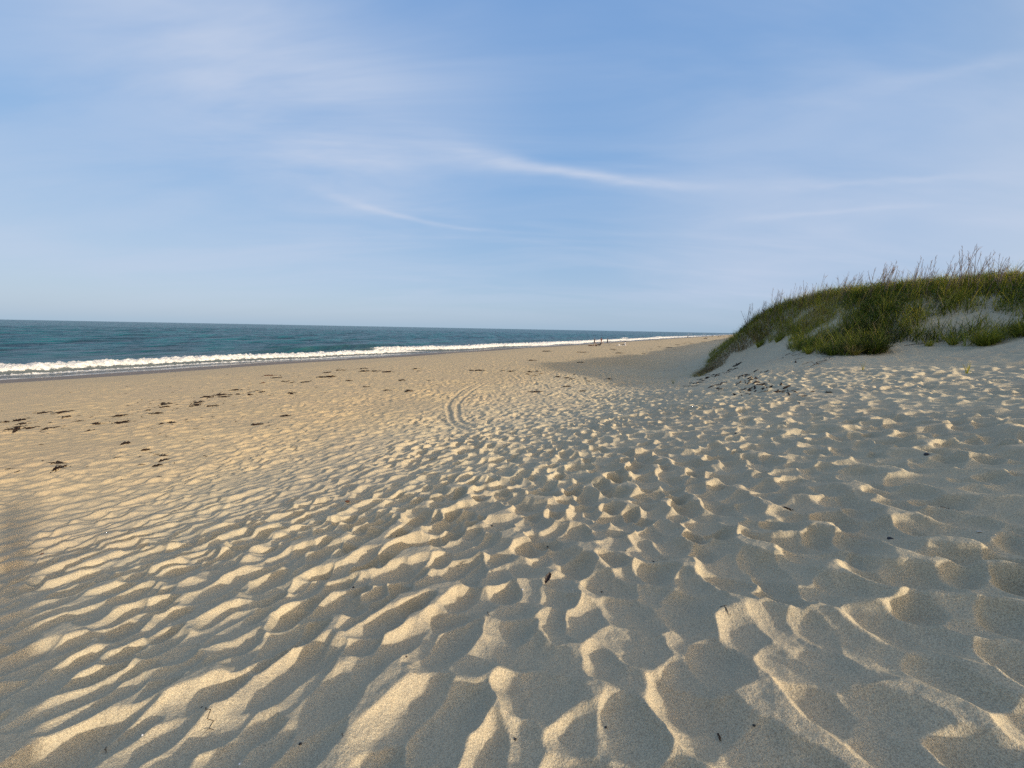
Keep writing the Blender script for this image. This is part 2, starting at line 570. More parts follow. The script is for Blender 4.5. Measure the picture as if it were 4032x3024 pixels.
attr(me, 'near_shade', (1 - sstep(vt, 5, 15)) * (1 - sstep(vs, 3, 13)))  # mask for shade put into the sand colour close to the camera
m_sand, g = new_mat('sand')
tc = g.n('ShaderNodeTexCoord')
P = tc.outputs['Object']
def at(g, nm):
    return g.n('ShaderNodeAttribute', attribute_name=nm).outputs['Fac']
pale = (0.61, 0.53, 0.355)
tan = (0.54, 0.415, 0.228)
base = g.mix(at(g, 'berm'), (*pale, 1), (*tan, 1))
base = g.mix(at(g, 'near_shade'), base, (.57, .49, .325, 1))  # darker sand colour deepens the near shade
blot = g.noise(P, 0.35, 4, 0.6)
base = g.mix(g.m('MULTIPLY', g.smooth(blot, .35, .7), .22), base, (.42, .32, .22, 1))
grain = g.noise(P, 170, 3, 0.8)
base = g.mix(g.m('MULTIPLY', g.smooth(grain, .44, .62), .60), base, (.16, .13, .095, 1))
base = g.mix(g.m('MULTIPLY', g.smooth(g.noise(P, 330, 1, 0.5), .62, .78), .5), base, (.85, .80, .72, 1))
coarse = g.noise(P, 75, 4, 0.8)
base = g.mix(g.m('MULTIPLY', g.smooth(coarse, .46, .66), .30), base, (.24, .19, .13, 1))
wet = at(g, 'wet')
base = g.mix(wet, base, (.185, .148, .112, 1))
bump1 = g.n('ShaderNodeBump', ins={'Strength': .55, 'Distance': .004, 'Height': grain})
hb = g.m('ADD', g.noise(P, 60, 4, 0.65), g.m('MULTIPLY', g.noise(P, 22, 4, .6), .8))
bump2 = g.n('ShaderNodeBump', ins={'Strength': g.m('SUBTRACT', .6, g.m('MULTIPLY', wet, .5)), 'Distance': .012, 'Height': hb, 'Normal': bump1.outputs[0]})
rough = g.smooth(g.m('ADD', wet, at(g, 'swash')), 0.9, 2.0, 0.75, 0.15)
surf(g, Base_Color=base, Roughness=g.m('MAXIMUM', rough, g.m('MULTIPLY', g.m('SUBTRACT', 1.0, wet), .95)),
     Normal=bump2.outputs[0], Specular_IOR_Level=.25)
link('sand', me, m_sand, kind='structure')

# ------------------------------------------------------------------ sea
az2 = np.concatenate([np.arange(-150, -62, 1.0), np.arange(-62, 34, .11), np.arange(34, 60, .5)])
rs2 = [44.0]
while rs2[-1] < 22000:
    r = rs2[-1]
    rs2.append(r + (0.10 + r * .0012 if r < 120 else (r * 0.003 if r < 500 else r * .02)))
rs2 = np.array(rs2)
A_, R_ = np.meshgrid(np.radians(az2), rs2)
SX, SY = R_ * np.sin(A_), R_ * np.cos(A_)
ss, tt = st(SX, SY)


def gauss(v, w):
    return np.exp(-(v / w) ** 2)


def surf_state(s, t):
    """height above still water and amount of foam"""
    wob = 2.0 * perlin(t / 14, t * 0 + 1.5, 71) + .9 * perlin(t / 4, t * 0 + 7.5, 72)
    # first line of white water, ending towards t = 60
    e1 = 1 - sstep(t, 44, 62)
    front1 = np.interp(t, [-60, 5, 15, 35, 45, 60], [56, 56.2, 55.4, 54.2, 53.0, 52.6]) + wob * .6
    wid1 = np.interp(t, [-60, 5, 20, 40, 60], [8.0, 8.0, 6.5, 4.5, 2.5])
    f1 = e1 * sstep(s, front1, front1 + .8) * (1 - sstep(s, front1 + wid1 * .55, front1 + wid1 * 1.15))
    h1 = e1 * .62 * sstep(s, front1 - .3, front1 + 1.2) * (1 - sstep(s, front1 + 1.5, front1 + wid1))
    # second breaker, starting at t = 46
    e2 = sstep(t, 46, 52)
    front2 = np.interp(t, [40, 52, 70, 110, 150, 260, 500], [61, 58.5, 54.0, 52.8, 52.8, 53.5, 54]) + wob * .7
    wid2 = np.interp(t, [40, 60, 110, 150, 250], [4, 8, 13, 8, 5])
    gap2 = sstep(perlin(t / 60, t * 0 + 4.4, 73), -.55, -.25)
    f2 = e2 * sstep(s, front2, front2 + .8) * (1 - sstep(s, front2 + wid2 * .4, front2 + wid2))
    h2 = sstep(t, 30, 50) * .75 * sstep(s, front2 - .3, front2 + 1.5) * (1 - sstep(s, front2 + 2, front2 + wid2 * .9))
    # the unbroken green wave shoulder left of the second breaker
    crest = 70 - .02 * (t - 50)
    h3 = 1.0 * gauss(s - crest, 2.6) * sstep(t, 22, 42) * (1 - sstep(t, 56, 75))
    crest4 = 76 + 2 * perlin(t / 40, t * 0, 74)
    h4 = .55 * gauss(s - crest4, 3.5) * sstep(t, 80, 120) * (1 - sstep(t, 190, 260))
    # scattered breakers further along the coast
    f5 = 0
    h5 = 0
    for (tc_, ht, sc_, hs) in ((238, 8, 66.5, 4), (305, 28, 60.5, 6), (370, 60, 61, 5), (470, 60, 60, 6), (1010, 50, 128, 10), (1190, 60, 113, 10)):
        k = gauss(t - tc_, ht)
        f5 = np.maximum(f5, k * sstep(s, sc_ - hs * .5, sc_ - hs * .3) * (1 - sstep(s, sc_ + hs * .1, sc_ + hs * .5)) * 1.2)
        h5 = h5 + .8 * k * gauss(s - sc_, hs * .5)
    # thin sheet of foam at the edge of the swash
    edge = 52.1 + .5 * wob
    f6 = .8 * gauss(s - edge - .15, .28)
    f7 = .55 * (1 - sstep(s, front1 + 0, front1 + .2)) * sstep(s, front1 - 2.2, front1 - .2) * e1
    foam = np.maximum.reduce([f1, f2, f5, f6, f7])
    h = h1 + h2 + h3 + h4 + h5
    return h, foam, f1 + f2 + f5


h_, foam_, core_ = surf_state(ss, tt)
amp = sstep(ss, 58, 90) * (1 - sstep(np.hypot(SX, SY), 1500, 6000))
sw = .42 * np.sin(2 * math.pi * (ss + 5 * perlin(tt / 60, ss / 60, 81)) / 17) * (.6 + .8 * perlin(ss / 40, tt / 50, 82))
ch = .17 * perlin(ss / 5, tt / 9, 83) + .085 * perlin(ss / 2.1, tt / 4, 84) + .04 * perlin(ss / .9, tt / 1.7, 85)
small = (1 - sstep(np.hypot(SX, SY), 250, 600))
lump = (.34 * np.abs(perlin(SX / .9, SY / .9, 86)) + .22 * np.abs(perlin(SX / .38, SY / .38, 87))) * np.clip(core_, 0, 1) * small
low = .3 + .7 * sstep(ss, 54, 64)
SZ = SEA_Z + h_ + sw * amp + ch * low * (1 - .6 * np.clip(foam_, 0, 1)) * (.35 + .65 * amp) * (1 - sstep(np.hypot(SX, SY), 600, 2500)) + lump
shallow = 1 - sstep(ss, 51.5, 55)
SZ = SZ * (1 - shallow) + (SEA_Z + .01 * perlin(SX, SY, 88)) * shallow
me, v = grid_mesh('sea', SX, SY, SZ, keepf=lambda c: (-.8511 * c[:, 0] + .5250 * c[:, 1]) > 50.5)
vs, vt = st(v[:, 0].astype(np.float64), v[:, 1].astype(np.float64))
hh, ff, cc = surf_state(vs, vt)
attr(me, 'foam', ff)
attr(me, 'near_shore', 1 - sstep(vs, 53, 66))
attr(me, 'shoal', 1 - sstep(vs, 62, 110))
attr(me, 'lift', v[:, 2] - SEA_Z)
m_sea, g = new_mat('sea_water')
tc = g.n('ShaderNodeTexCoord')
P = tc.outputs['Object']
mp = g.n('ShaderNodeMapping', ins={0: P})
mp.inputs['Rotation'].default_value = (0, 0, rad(31.7))      # align x with the sea direction
mp.inputs['Scale'].default_value = (1.0, .42, 1)
C = mp.outputs[0]
w1 = g.noise(C, .9, 5, .62)
w2 = g.noise(C, .17, 4, .6)
w3 = g.noise(C, .035, 4, .55)
deep = g.ramp(w2, [(.36, (.0015, .022, .030)), (.50, (.003, .068, .088)), (.64, (.010, .118, .135))])
deep = g.mix(g.smooth(w3, .35, .65, 0, .35), deep, (.003, .040, .070, 1))
shoal = g.mix(g.smooth(w1, .3, .7), (.020, .070, .085, 1), (.045, .080, .072, 1))
basec = g.mix(g.m('MULTIPLY', at(g, 'shoal'), .55), deep, shoal)
basec = g.mix(at(g, 'near_shore'), basec, (.10, .115, .12, 1))
fo = at(g, 'foam')
fn = g.noise(P, 3.2, 6, .72)
fnf = g.noise(P, 14, 3, .6)
fm = g.smooth(g.m('ADD', fo, g.m('MULTIPLY', g.m('SUBTRACT', fn, .5), 1.3)), .38, .58)
# small whitecaps out at sea
wc = g.smooth(g.m('ADD', g.noise(C, .28, 6, .75), g.m('MULTIPLY', g.noise(C, .05, 2, .5), .25)), .86, .89)
fm = g.m('MAXIMUM', fm, g.m('MULTIPLY', wc, .35))
foamc = g.mix(g.smooth(g.m('MULTIPLY', g.m('ADD', fn, fnf), .5), .40, .56), (.34, .35, .33, 1), (.70, .69, .65, 1))  # grey tone paints shadows between the foam lumps
basec = g.mix(fm, basec, foamc)
hb = g.m('ADD', g.m('MULTIPLY', w1, .5), g.m('MULTIPLY', g.noise(C, 4.0, 4, .65), .12))
hb = g.m('ADD', hb, g.m('MULTIPLY', w2, 3.0))
hb = g.m('ADD', hb, g.m('MULTIPLY', g.m('MULTIPLY', fnf, fm), .10))
bmp = g.n('ShaderNodeBump', ins={'Strength': g.m('SUBTRACT', 1.0, g.m('MULTIPLY', at(g, 'near_shore'), .65)), 'Distance': .9, 'Height': hb})
surf(g, Base_Color=basec, Roughness=g.m('ADD', .22, g.m('MULTIPLY', fm, .6)), IOR=1.333, Specular_IOR_Level=g.m('SUBTRACT', .05, g.m('MULTIPLY', fm, .02)),
     Normal=bmp.outputs[0])
link('sea', me, m_sea, kind='structure')

# ================================================================== things
def simple_mat(name, colr, rough=.8, vary=.25, scale=30, spec=.3):
    m, g = new_mat(name)
    tc = g.n('ShaderNodeTexCoord')
    n = g.noise(tc.outputs['Object'], scale, 3, .6)
    dark = tuple(c * (1 - vary) for c in colr)
    lite = tuple(min(1, c * (1 + vary)) for c in colr)
    surf(g, Base_Color=g.ramp(n, [(.3, dark), (.7, lite)]), Roughness=rough, Specular_IOR_Level=spec)
    return m


MB = {}
def mat(name, *a, **k):
    if name not in MB:
        MB[name] = simple_mat(name, *a, **k)
    return MB[name]


def mesh_from(name, verts, faces, smooth=True):
    me = bpy.data.meshes.new(name)
    me.from_pydata([tuple(map(float, p)) for p in verts], [], [tuple(map(int, f)) for f in faces])
    if smooth:
        me.polygons.foreach_set('use_smooth', np.ones(len(me.polygons), dtype=bool))
    me.update()
    return me


def tag(o, label, cat, group=None):
    o['label'] = label
    o['category'] = cat
    if group:
        o['group'] = group
    return o


def empty(name, x, y, z, rz=0.0, label=None, cat=None, group=None):
    o = bpy.data.objects.new(name, None)
    col.objects.link(o)
    o.empty_display_size = .2
    o.location = (x, y, z)
    o.rotation_euler = (0, 0, rz)
    if label:
        tag(o, label, cat, group)
    return o


class Geo:
    """collects tubes, boxes and strips as one mesh"""
    def __init__(self):
        self.v, self.f = [], []

    def tube(self, pts, rads, n=6):
        pts = [Vector(p) for p in pts]
        if not hasattr(rads, '__len__'):
            rads = [rads] * len(pts)
        b = len(self.v)
        for i, p in enumerate(pts):
            d = (pts[min(i + 1, len(pts) - 1)] - pts[max(i - 1, 0)]).normalized()
            a = d.orthogonal().normalized() if abs(d.z) > .9 else d.cross(Vector((0, 0, 1))).normalized()
            c = d.cross(a)
            for k in range(n):
                w = 2 * math.pi * k / n
                self.v.append(p + (a * math.cos(w) + c * math.sin(w)) * rads[i])
        for i in range(len(pts) - 1):
            for k in range(n):
                k2 = (k + 1) % n
                self.f.append((b + i * n + k, b + i * n + k2, b + (i + 1) * n + k2, b + (i + 1) * n + k))
        self.f.append(tuple(b + k for k in range(n))[::-1])
        self.f.append(tuple(b + (len(pts) - 1) * n + k for k in range(n)))

    def box(self, c, size, rot=None):
        b = len(self.v)
        c = Vector(c)
        for sx in (-.5, .5):
            for sy in (-.5, .5):
                for sz in (-.5, .5):
                    p = Vector((sx * size[0], sy * size[1], sz * size[2]))
                    if rot is not None:
                        p = rot @ p
                    self.v.append(c + p)
        for q in ((0, 1, 3, 2), (4, 6, 7, 5), (0, 4, 5, 1), (2, 3, 7, 6), (0, 2, 6, 4), (1, 5, 7, 3)):
            self.f.append(tuple(b + k for k in q))

    def blob(self, c, r, seed=0, n=10, m=6, amp=.2):
        R_ = random.Random(seed)
        b = len(self.v)
        c = Vector(c)
        for j in range(m + 1):
            ph = math.pi * j / m
            for i in range(n):
                th = 2 * math.pi * i / n
                q = 1 + R_.uniform(-amp, amp)
                self.v.append(c + Vector((r[0] * math.sin(ph) * math.cos(th) * q, r[1] * math.sin(ph) * math.sin(th) * q, r[2] * math.cos(ph) * q)))
        for j in range(m):
            for i in range(n):
                i2 = (i + 1) % n
                self.f.append((b + j * n + i, b + (j + 1) * n + i, b + (j + 1) * n + i2, b + j * n + i2))

    def obj(self, name, m, parent=None, smooth=True):
        return link(name, mesh_from(name, self.v, self.f, smooth), m, parent)


# ------------------------------------------------------------------ dune plants
def blade_mesh(name, bx, by, bz, L, W, az, lean, droop, tone, segs=3):
    """many tapered blades as one mesh; every argument is an array"""
    n = len(bx)
    V = np.zeros((n, 2 * segs + 1, 3))
    dx, dy = np.cos(az), np.sin(az)
    fx, fy = -dy, dx            # blade face turned at random around its lean
    tw = rng.uniform(-1.2, 1.2, n)
    wx, wy = np.cos(az + math.pi / 2 + tw), np.sin(az + math.pi / 2 + tw)
    for k in range(segs + 1):
        u = k / segs
        ang = lean + droop * u * u
        hor = L * u * np.sin(lean + droop * u * .6)
        ver = L * u * np.cos(lean + droop * u * .6)
        px_, py_, pz_ = bx + dx * hor, by + dy * hor, bz + ver
        w = W * (1 - u) ** .6 * .5
        if k < segs:
            V[:, 2 * k] = np.stack([px_ - wx * w, py_ - wy * w, pz_], 1)
            V[:, 2 * k + 1] = np.stack([px_ + wx * w, py_ + wy * w, pz_], 1)
        else:
            V[:, 2 * segs] = np.stack([px_, py_, pz_], 1)
    nv = 2 * segs + 1
    base = np.arange(n) * nv
    quads = np.stack([np.stack([base + 2 * k, base + 2 * k + 1, base + 2 * k + 3, base + 2 * k + 2], 1) for k in range(segs - 1)], 1).reshape(-1, 4)
    tris = np.stack([base + 2 * segs - 2, base + 2 * segs - 1, base + 2 * segs], 1)
    me = bpy.data.meshes.new(name)
    me.vertices.add(n * nv)
    me.vertices.foreach_set('co', V.reshape(-1).astype(F))
    loops = np.concatenate([quads.ravel(), tris.ravel()]).astype(np.int32)
    me.loops.add(len(loops))
    me.loops.foreach_set('vertex_index', loops)
    me.polygons.add(len(quads) + len(tris))
    me.polygons.foreach_set('loop_start', np.concatenate([np.arange(len(quads)) * 4, len(quads) * 4 + np.arange(len(tris)) * 3]).astype(np.int32))
    me.update(calc_edges=True)
    attr(me, 'tone', np.repeat(tone, nv))
    return me


def plant_mat(name, stops, trans=.35):
    m, g = new_mat(name)
    c = g.ramp(at(g, 'tone'), stops)
    b = g.n('ShaderNodeBsdfPrincipled', ins={'Base Color': c, 'Roughness': .6, 'Specular IOR Level': .2})
    tr = g.n('ShaderNodeBsdfTranslucent', ins={0: c})
    mx = g.n('ShaderNodeMixShader', ins={0: trans, 1: b.outputs[0], 2: tr.outputs[0]})
    o = g.n('ShaderNodeOutputMaterial')
    g.nt.links.new(mx.outputs[0], o.inputs[0])
    return m


m_grass = plant_mat('dune_grass_blades', [(0, (.018, .026, .006)), (.25, (.090, .125, .016)), (.5, (.30, .32, .034)), (.72, (.48, .41, .06)), (.86, (.085, .046, .020)), (1.0, (.38, .30, .16))])
m_leaf = plant_mat('dune_leaves', [(0, (.022, .048, .010)), (.5, (.058, .125, .018)), (.85, (.12, .19, .03)), (1, (.20, .21, .05))])
m_oat = plant_mat('sea_oat_straw', [(0, (.13, .10, .095)), (1, (.30, .24, .20))], .2)

VEG = [(2.95, 30.0), (2.43, 30.9), (1.9, 32.3), (1.0, 33.3), (-.4, 33.1), (-1.44, 31.7), (-2.16, 30.3), (-2.0, 28.5), (-2.29, 26.3), (-2.92, 25.0), (-3.69, 23.4), (-4.83, 23.7),
       (-5.6, 25.3), (-6.73, 25.0), (-7.7, 24.1), (-7.96, 22.9), (-8.5, 23.4), (-9, 23.3), (-12, 23.2), (-24, 22.5), (-24, 60), (2.4, 60), (2.9, 45), (3.2, 36), (3.35, 32), (3.2, 30.3)]


def in_poly(s, t, poly):
    r = np.zeros(s.shape, dtype=bool)
    for i in range(len(poly)):
        (a, b), (c, d) = poly[i - 1], poly[i]
        if b == d:
            continue
        r ^= ((b > t) != (d > t)) & (s < (c - a) * (t - b) / (d - b) + a)
    return r


def ell(s, t, cs, ct, rs_, rt_):
    return np.exp(-(((s - cs) / rs_) ** 2 + ((t - ct) / rt_) ** 2))


n = 430000
cs_ = rng.uniform(-24, 4.5, n)
ct_ = rng.uniform(22, 60, n)
ok = in_poly(cs_ + .45 * perlin(cs_ / .9, ct_ / .9, 131), ct_ + .8 * perlin(cs_ / .8, ct_ / .8, 132), VEG)
den = np.where(ct_ < 38, 1.0, .35) * np.where(cs_ < -13, .45, 1.0)
clumpn = .74 + .62 * perlin(cs_ / .8, ct_ / .8, 101) + .45 * perlin(cs_ / 2.6, ct_ / 2.6, 102)
edge = sstep(ct_, 23, 28.5)
clumpn = clumpn * (.62 + .38 * edge)
clumpn = np.maximum(clumpn, .95 * ell(cs_, ct_, 1.7, 33.0, 1.8, 3.2))
clumpn = clumpn - .72 * ell(cs_, ct_, -3.6, 29.3, 1.0, 1.3) - .55 * ell(cs_, ct_, -7.7, 26.3, 1.2, .7) - .4 * ell(cs_, ct_, -9.2, 26.0, .9, .6) - .3 * ell(cs_, ct_, -6.4, 25.7, .9, .6)
clumpn = clumpn + .9 * ell(cs_, ct_, -4.7, 24.6, 1.1, 1.2) + .8 * ell(cs_, ct_, -5.2, 27.5, .9, 1.8)
ok &= rng.random(n) < den * np.clip(clumpn, .02, 1)
cs_, ct_ = cs_[ok], ct_[ok]
x_, y_ = xy(cs_, ct_)
z_ = macro(x_, y_)
n = len(cs_)
print('blades', n)
tone = .44 + .30 * perlin(cs_ / 2.2, ct_ / 2.2, 103) + .42 * perlin(cs_ / .42, ct_ / .42, 133) + .15 * rng.standard_normal(n)
tone -= .38 * ell(cs_, ct_, -4.6, 24.8, 1.4, 1.8) + .20 * ell(cs_, ct_, -5.3, 27.5, 1.0, 2)
tone += .17 * ell(cs_, ct_, -2.2, 32.2, 2.2, 2.2)
brown = 1.3 * ell(cs_, ct_, 2.0, 32.2, 1.7, 3.0) + .9 * ell(cs_, ct_, .2, 33.2, 1.4, 1.0)
tone = np.where(rng.random(n) < brown * .85, .87 + .06 * rng.standard_normal(n), tone)
tone = np.where(rng.random(n) < .10, .97, tone)
L = rng.uniform(.36, .78, n) * (1 - .25 * sstep(cs_, -1, 2.0))
L *= np.where(rng.random(n) < .14, 1.5, 1) * (1 + .75 * perlin(cs_ / .55, ct_ / .55, 134))
hang = sstep(cs_, .4, 2.2) * (1 - sstep(ct_, 34, 40))
downaz = math.atan2(.30, -.92)      # towards the sea in world axes
azb = rng.uniform(0, 2 * math.pi, n)
azb = np.where(rng.random(n) < hang * .8, downaz + rng.normal(0, .6, n) + 0.0, azb)
lean = np.abs(rng.normal(.25, .22, n)) + hang * rng.uniform(.3, .9, n)
droop = rng.uniform(.2, 1.1, n) + hang * .7
me = blade_mesh('dune_grass', x_, y_, z_ - .03, L, rng.uniform(.012, .028, n), azb, lean, droop, np.clip(tone, 0, 1))
link('dune_grass', me, m_grass, kind='stuff')

# low leafy plants among the grass
n = 75000
ls, lt = rng.uniform(-16, 1, n), rng.uniform(26, 40, n)
lm = perlin(ls / 1.6, lt / 1.6, 110) + .35 * perlin(ls / .5, lt / .5, 111) + .9 * ell(ls, lt, -6.5, 31.0, 3, 2.2) + .7 * ell(ls, lt, -11, 27.5, 2.5, 1.6) + .3 * ell(ls, lt, -5.2, 27.6, .9, 1.4) - .7 * ell(ls, lt, -2.2, 32.2, 2, 2)
lm = lm - 1.2 * ell(ls, lt, -3.3, 29.6, 1.2, 1.5) - 1.3 * ell(ls, lt, -7.7, 26.4, 1.5, .9)
ok = in_poly(ls, lt, VEG) & (lm > .28)
ls, lt = ls[ok], lt[ok]
lx, ly = xy(ls, lt)
lz = macro(lx, ly)
n = len(ls)
print('leaves', n)
lh = rng.uniform(.08, .50, n) * (1 + .4 * perlin(ls / .7, lt / .7, 112))
me = blade_mesh('dune_leaves', lx, ly, lz + lh, rng.uniform(.05, .11, n), rng.uniform(.035, .06, n), rng.uniform(0, 6.28, n), rng.uniform(.3, 1.5, n), rng.uniform(0, .6, n),
                np.clip(.5 + .3 * perlin(ls / 1.2, lt / 1.2, 113) + rng.normal(0, .16, n), 0, 1), segs=2)
link('dune_leaves', me, m_leaf, kind='stuff')


# single tufts at the foot of the dune: (s, t, height, spread, blades, tone, label)
TUFTS = [
    (-4.75, 23.9, .85, .62, 900, .10, 'largest dark green grass bush at the foot of the dune'),
    (-4.1, 23.6, .55, .40, 260, .84, 'brown and olive grass tussock at the right foot of the dark bush'),
    (-3.4, 24.1, .60, .45, 300, .24, 'grey green drooping grass tuft at the left foot of the dark bush'),
    (-2.6, 25.4, .42, .30, 160, .55, 'small yellow green tuft on pale sand left of the dark bush'),
    (-8.1, 23.5, .80, .50, 520, .32, 'olive grass bush standing alone on sand below the dune at the right edge'),
    (-7.45, 24.4, .60, .30, 120, .38, 'thin upright green tuft beside a bare sand patch'),
    (-6.75, 24.6, .40, .28, 90, .60, 'low sparse tuft with brown stems between sand patches'),
    (-9.2, 23.9, .75, .6, 420, .32, 'leaning olive grass clump at the right picture edge'),
    (-.5, 32.6, .55, .3, 200, .42, 'green grass tuft hanging over the sand scarp'),
    (-1.5, 31.2, .55, .3, 180, .38, 'green tuft right of the hanging one on the scarp edge'),
    (-5.05, 15.37, .34, .10, 14, .62, 'tiny lone grass sprig in the trodden sand below the dune'),
    (3.9, 25.3, .40, .10, 12, .35, 'tiny lone grass sprig on the shaded beach left of the dune'),
    (-3.3, 17.4, .30, .06, 5, .55, 'two or three bent grass blades alone in the sand slope'),
]
for (s, t, h, r, nb, tn, lab) in TUFTS:
    cx, cy = xy(s, t)
    cz = gz(cx, cy)
    a = rng.uniform(0, 6.28, nb)
    q = r * .45 * np.sqrt(rng.random(nb))
    bx, by = q * np.cos(a), q * np.sin(a)
    gzv = macro(cx + bx, cy + by) - cz
    me = blade_mesh('tuft_blades', bx, by, gzv - .03, h * rng.uniform(.55, 1.25, nb), rng.uniform(.010, .020, nb), a + rng.normal(0, .5, nb),
                    rng.uniform(.1, .9, nb) * min(1.2, r * 2), rng.uniform(.2, 1.1, nb), np.clip(tn + rng.normal(0, .15, nb), 0, 1))
    o = link('grass_tuft', me, m_grass)
    o.location = (cx, cy, cz)
    tag(o, lab, 'grass tuft')

# sea oats along the crest
def oat_mesh(seed):
    R_ = random.Random(seed)
    stem, head = Geo(), Geo()
    for m_ in range(2):
        H = 1.0 if m_ == 0 else R_.uniform(.6, .95)
        ox, oy, oa = (0, 0, 0) if m_ == 0 else (R_.gauss(0, .035), R_.gauss(0, .035), R_.uniform(-1, 1))
        lean = R_.uniform(.02, .16)
        pts = [(ox + lean * u * u, oy + .02 * math.sin(3 * u) + oa * .12 * u * u, u * H) for u in (0, .3, .55, .78, 1)]
        stem.tube(pts, [.0065, .006, .005, .004, .0025], 4)
        for k in range(R_.randint(1, 3)):
            u = R_.uniform(.45, .95)
            p = Vector((ox + lean * u * u, oy + .02 * math.sin(3 * u) + oa * .12 * u * u, u * H))
            a = R_.uniform(-.7, .7) + (0 if R_.random() < .6 else math.pi)
            l = R_.uniform(.12, .26)
            sp = R_.uniform(.15, .45)
            d = Vector((math.cos(a) * sp, math.sin(a) * sp, 1)).normalized()
            head.tube([p, p + d * l * .5, p + d * l + Vector((.03 * math.cos(a), .03 * math.sin(a), -.01))], [.003, .004, .0015], 4)
        for k in range(6):
            u = .76 + .04 * k
            p = Vector((ox + lean * u * u, oy + .02 * math.sin(3 * u) + oa * .12 * u * u, min(u, 1) * H))
            a = R_.uniform(0, 6.28)
            d = Vector((math.cos(a) * .35, math.sin(a) * .35, .9)).normalized()
            head.tube([p, p + d * .03, p + d * .065], [.001, .003, .0008], 4)
    ms_ = mesh_from('oat_stem', stem.v, stem.f)
    mh = mesh_from('oat_head', head.v, head.f)
    attr(ms_, 'tone', np.full(len(ms_.vertices), .25))
    attr(mh, 'tone', np.full(len(mh.vertices), .7))
    ms_.materials.append(m_oat)
    mh.materials.append(m_oat)
    return ms_, mh


OATS = [oat_mesh(k) for k in range(7)]
crest = np.array([(-14.5, 28.2), (-11, 27.9), (-7.6, 29.4), (-5.4, 31.5), (-3.6, 32.8), (-1.2, 34.8), (.2, 36.1), (1.2, 35.8)])
cl_ = np.concatenate([[0], np.cumsum(np.hypot(*np.diff(crest, axis=0).T))])
no = 285
for i in range(no):
    q = cl_[-1] * (random.random() ** 1.15)
    s, t = np.interp(q, cl_, crest[:, 0]), np.interp(q, cl_, crest[:, 1])
    back = random.random() ** 1.4 * 2.6 - .7
    s -= .35 * back + random.gauss(0, .3)
    t += back + random.gauss(0, .3)
    x, y = xy(s, t)
    ms_, mh = OATS[i % 7]
    o = link('sea_oat', ms_)
    tag(o, 'tall thin dry sea oat plant standing on the dune crest against the sky', 'sea oats', 'sea oat stalks along the dune crest')
    o.location = (x, y, float(macro(np.array([x]), np.array([y]))[0]) - .03)
    big = 1.12 if q < cl_[-1] * .55 else 1.0
    hgt = random.uniform(.8, 1.55) * big * (1 + .35 * float(perlin(np.array([s / 1.1]), np.array([t / 1.1]), 140)[0]) * 1.6)
    o.scale = (hgt * .9, hgt * .9, hgt)
    o.rotation_euler = (random.gauss(0, .11), random.gauss(.05, .12), random.gauss(-.3, 1.2))
    c = link('seed_head', mh, parent=o)

# ------------------------------------------------------------------ seaweed and litter on the sand
def ray_px(px, py):
    """direction of a pixel of the 4032 x 3024 frame; only used to read positions off the photograph"""
    d = cam.matrix_world.to_3x3() @ Vector(((px - 2016) / 1515, (1512 - py) / 1515, -1))
    return d.normalized()


def hit(px, py):
    d = ray_px(px, py)
    k = np.concatenate([np.arange(1, 30, .02), np.arange(30, 500, .1)])
    x, y, z = d.x * k, d.y * k, CZ + d.z * k
    h = macro(x, y)
    i = int(np.argmax(z < h))
    return float(x[i]), float(y[i]), float(k[i])


m_weed = mat('dry_seaweed', (.016, .010, .008), .9, .5, 12, .15)
m_weed2 = mat('reddish_seaweed', (.075, .035, .022), .9, .4, 12, .15)


def weed_mesh(w, seed, cx, cy, th):
    """flat heap of tangled fronds, w metres across the line of sight"""
    R_ = random.Random(seed)
    G = Geo()
    dp = w * R_.uniform(.35, .6) * (1.5 if math.hypot(cx, cy) > 18 else 1)
    e, f_ = (math.cos(th), math.sin(th)), (-math.sin(th), math.cos(th))
    ns = int(10 + 16 * min(w, 1.6))
    P, spans = [], []
    for k in range(ns):
        a, b = max(-1, min(1, R_.gauss(0, .45))) * w * .5, max(-1, min(1, R_.gauss(0, .4))) * dp * .5
        hd = R_.gauss(0, .8)
        l = R_.uniform(.10, .34) * (.35 + .8 * min(w, 1.2))
        pts = []
        for j in range(5):
            pts.append((a, b))
            hd += R_.gauss(0, .5)
            a += math.cos(hd) * l / 4
            b += math.sin(hd) * l / 4
        spans.append((len(P), len(pts), R_.uniform(.005, .016), R_.uniform(.0, .04)))
        P += [(p[0] * e[0] + p[1] * f_[0], p[0] * e[1] + p[1] * f_[1]) for p in pts]
    nb = max(2, int(w * 9)) if math.hypot(cx, cy) > 18 else 2
    blobs = [(max(-1, min(1, R_.gauss(0, .35))) * w * .42, R_.gauss(0, .15) * dp) for _ in range(nb)]
    BP = [(p[0] * e[0] + p[1] * f_[0], p[0] * e[1] + p[1] * f_[1]) for p in blobs]
    A = np.array(P + BP + [(0, 0)])
    z = ground(cx + A[:, 0], cy + A[:, 1])
    z0 = float(z[-1])
    for (i, n_, r, up) in spans:
        G.tube([(A[i + j, 0], A[i + j, 1], z[i + j] - z0 + r * .4 + up * math.sin(math.pi * j / (n_ - 1))) for j in range(n_)], [r * .6, r, r * 1.1, r * .8, r * .3], 5)
    for q in range(nb):
        s_ = R_.uniform(.04, .10) * (.25 + .8 * min(w, 1.3))
        G.blob((A[len(P) + q, 0], A[len(P) + q, 1], z[len(P) + q] - z0 + s_ * .1), (s_ * 1.6, s_ * 1.1, s_ * R_.uniform(.25, .45) * (1.5 if math.hypot(cx, cy) > 18 else .8)), seed + q, 8, 5, .35)
    return G, z0


def conv(l, ox, oy, k):
    return [(ox + a * k, oy + b * k, w * k) for a, b, w in l]


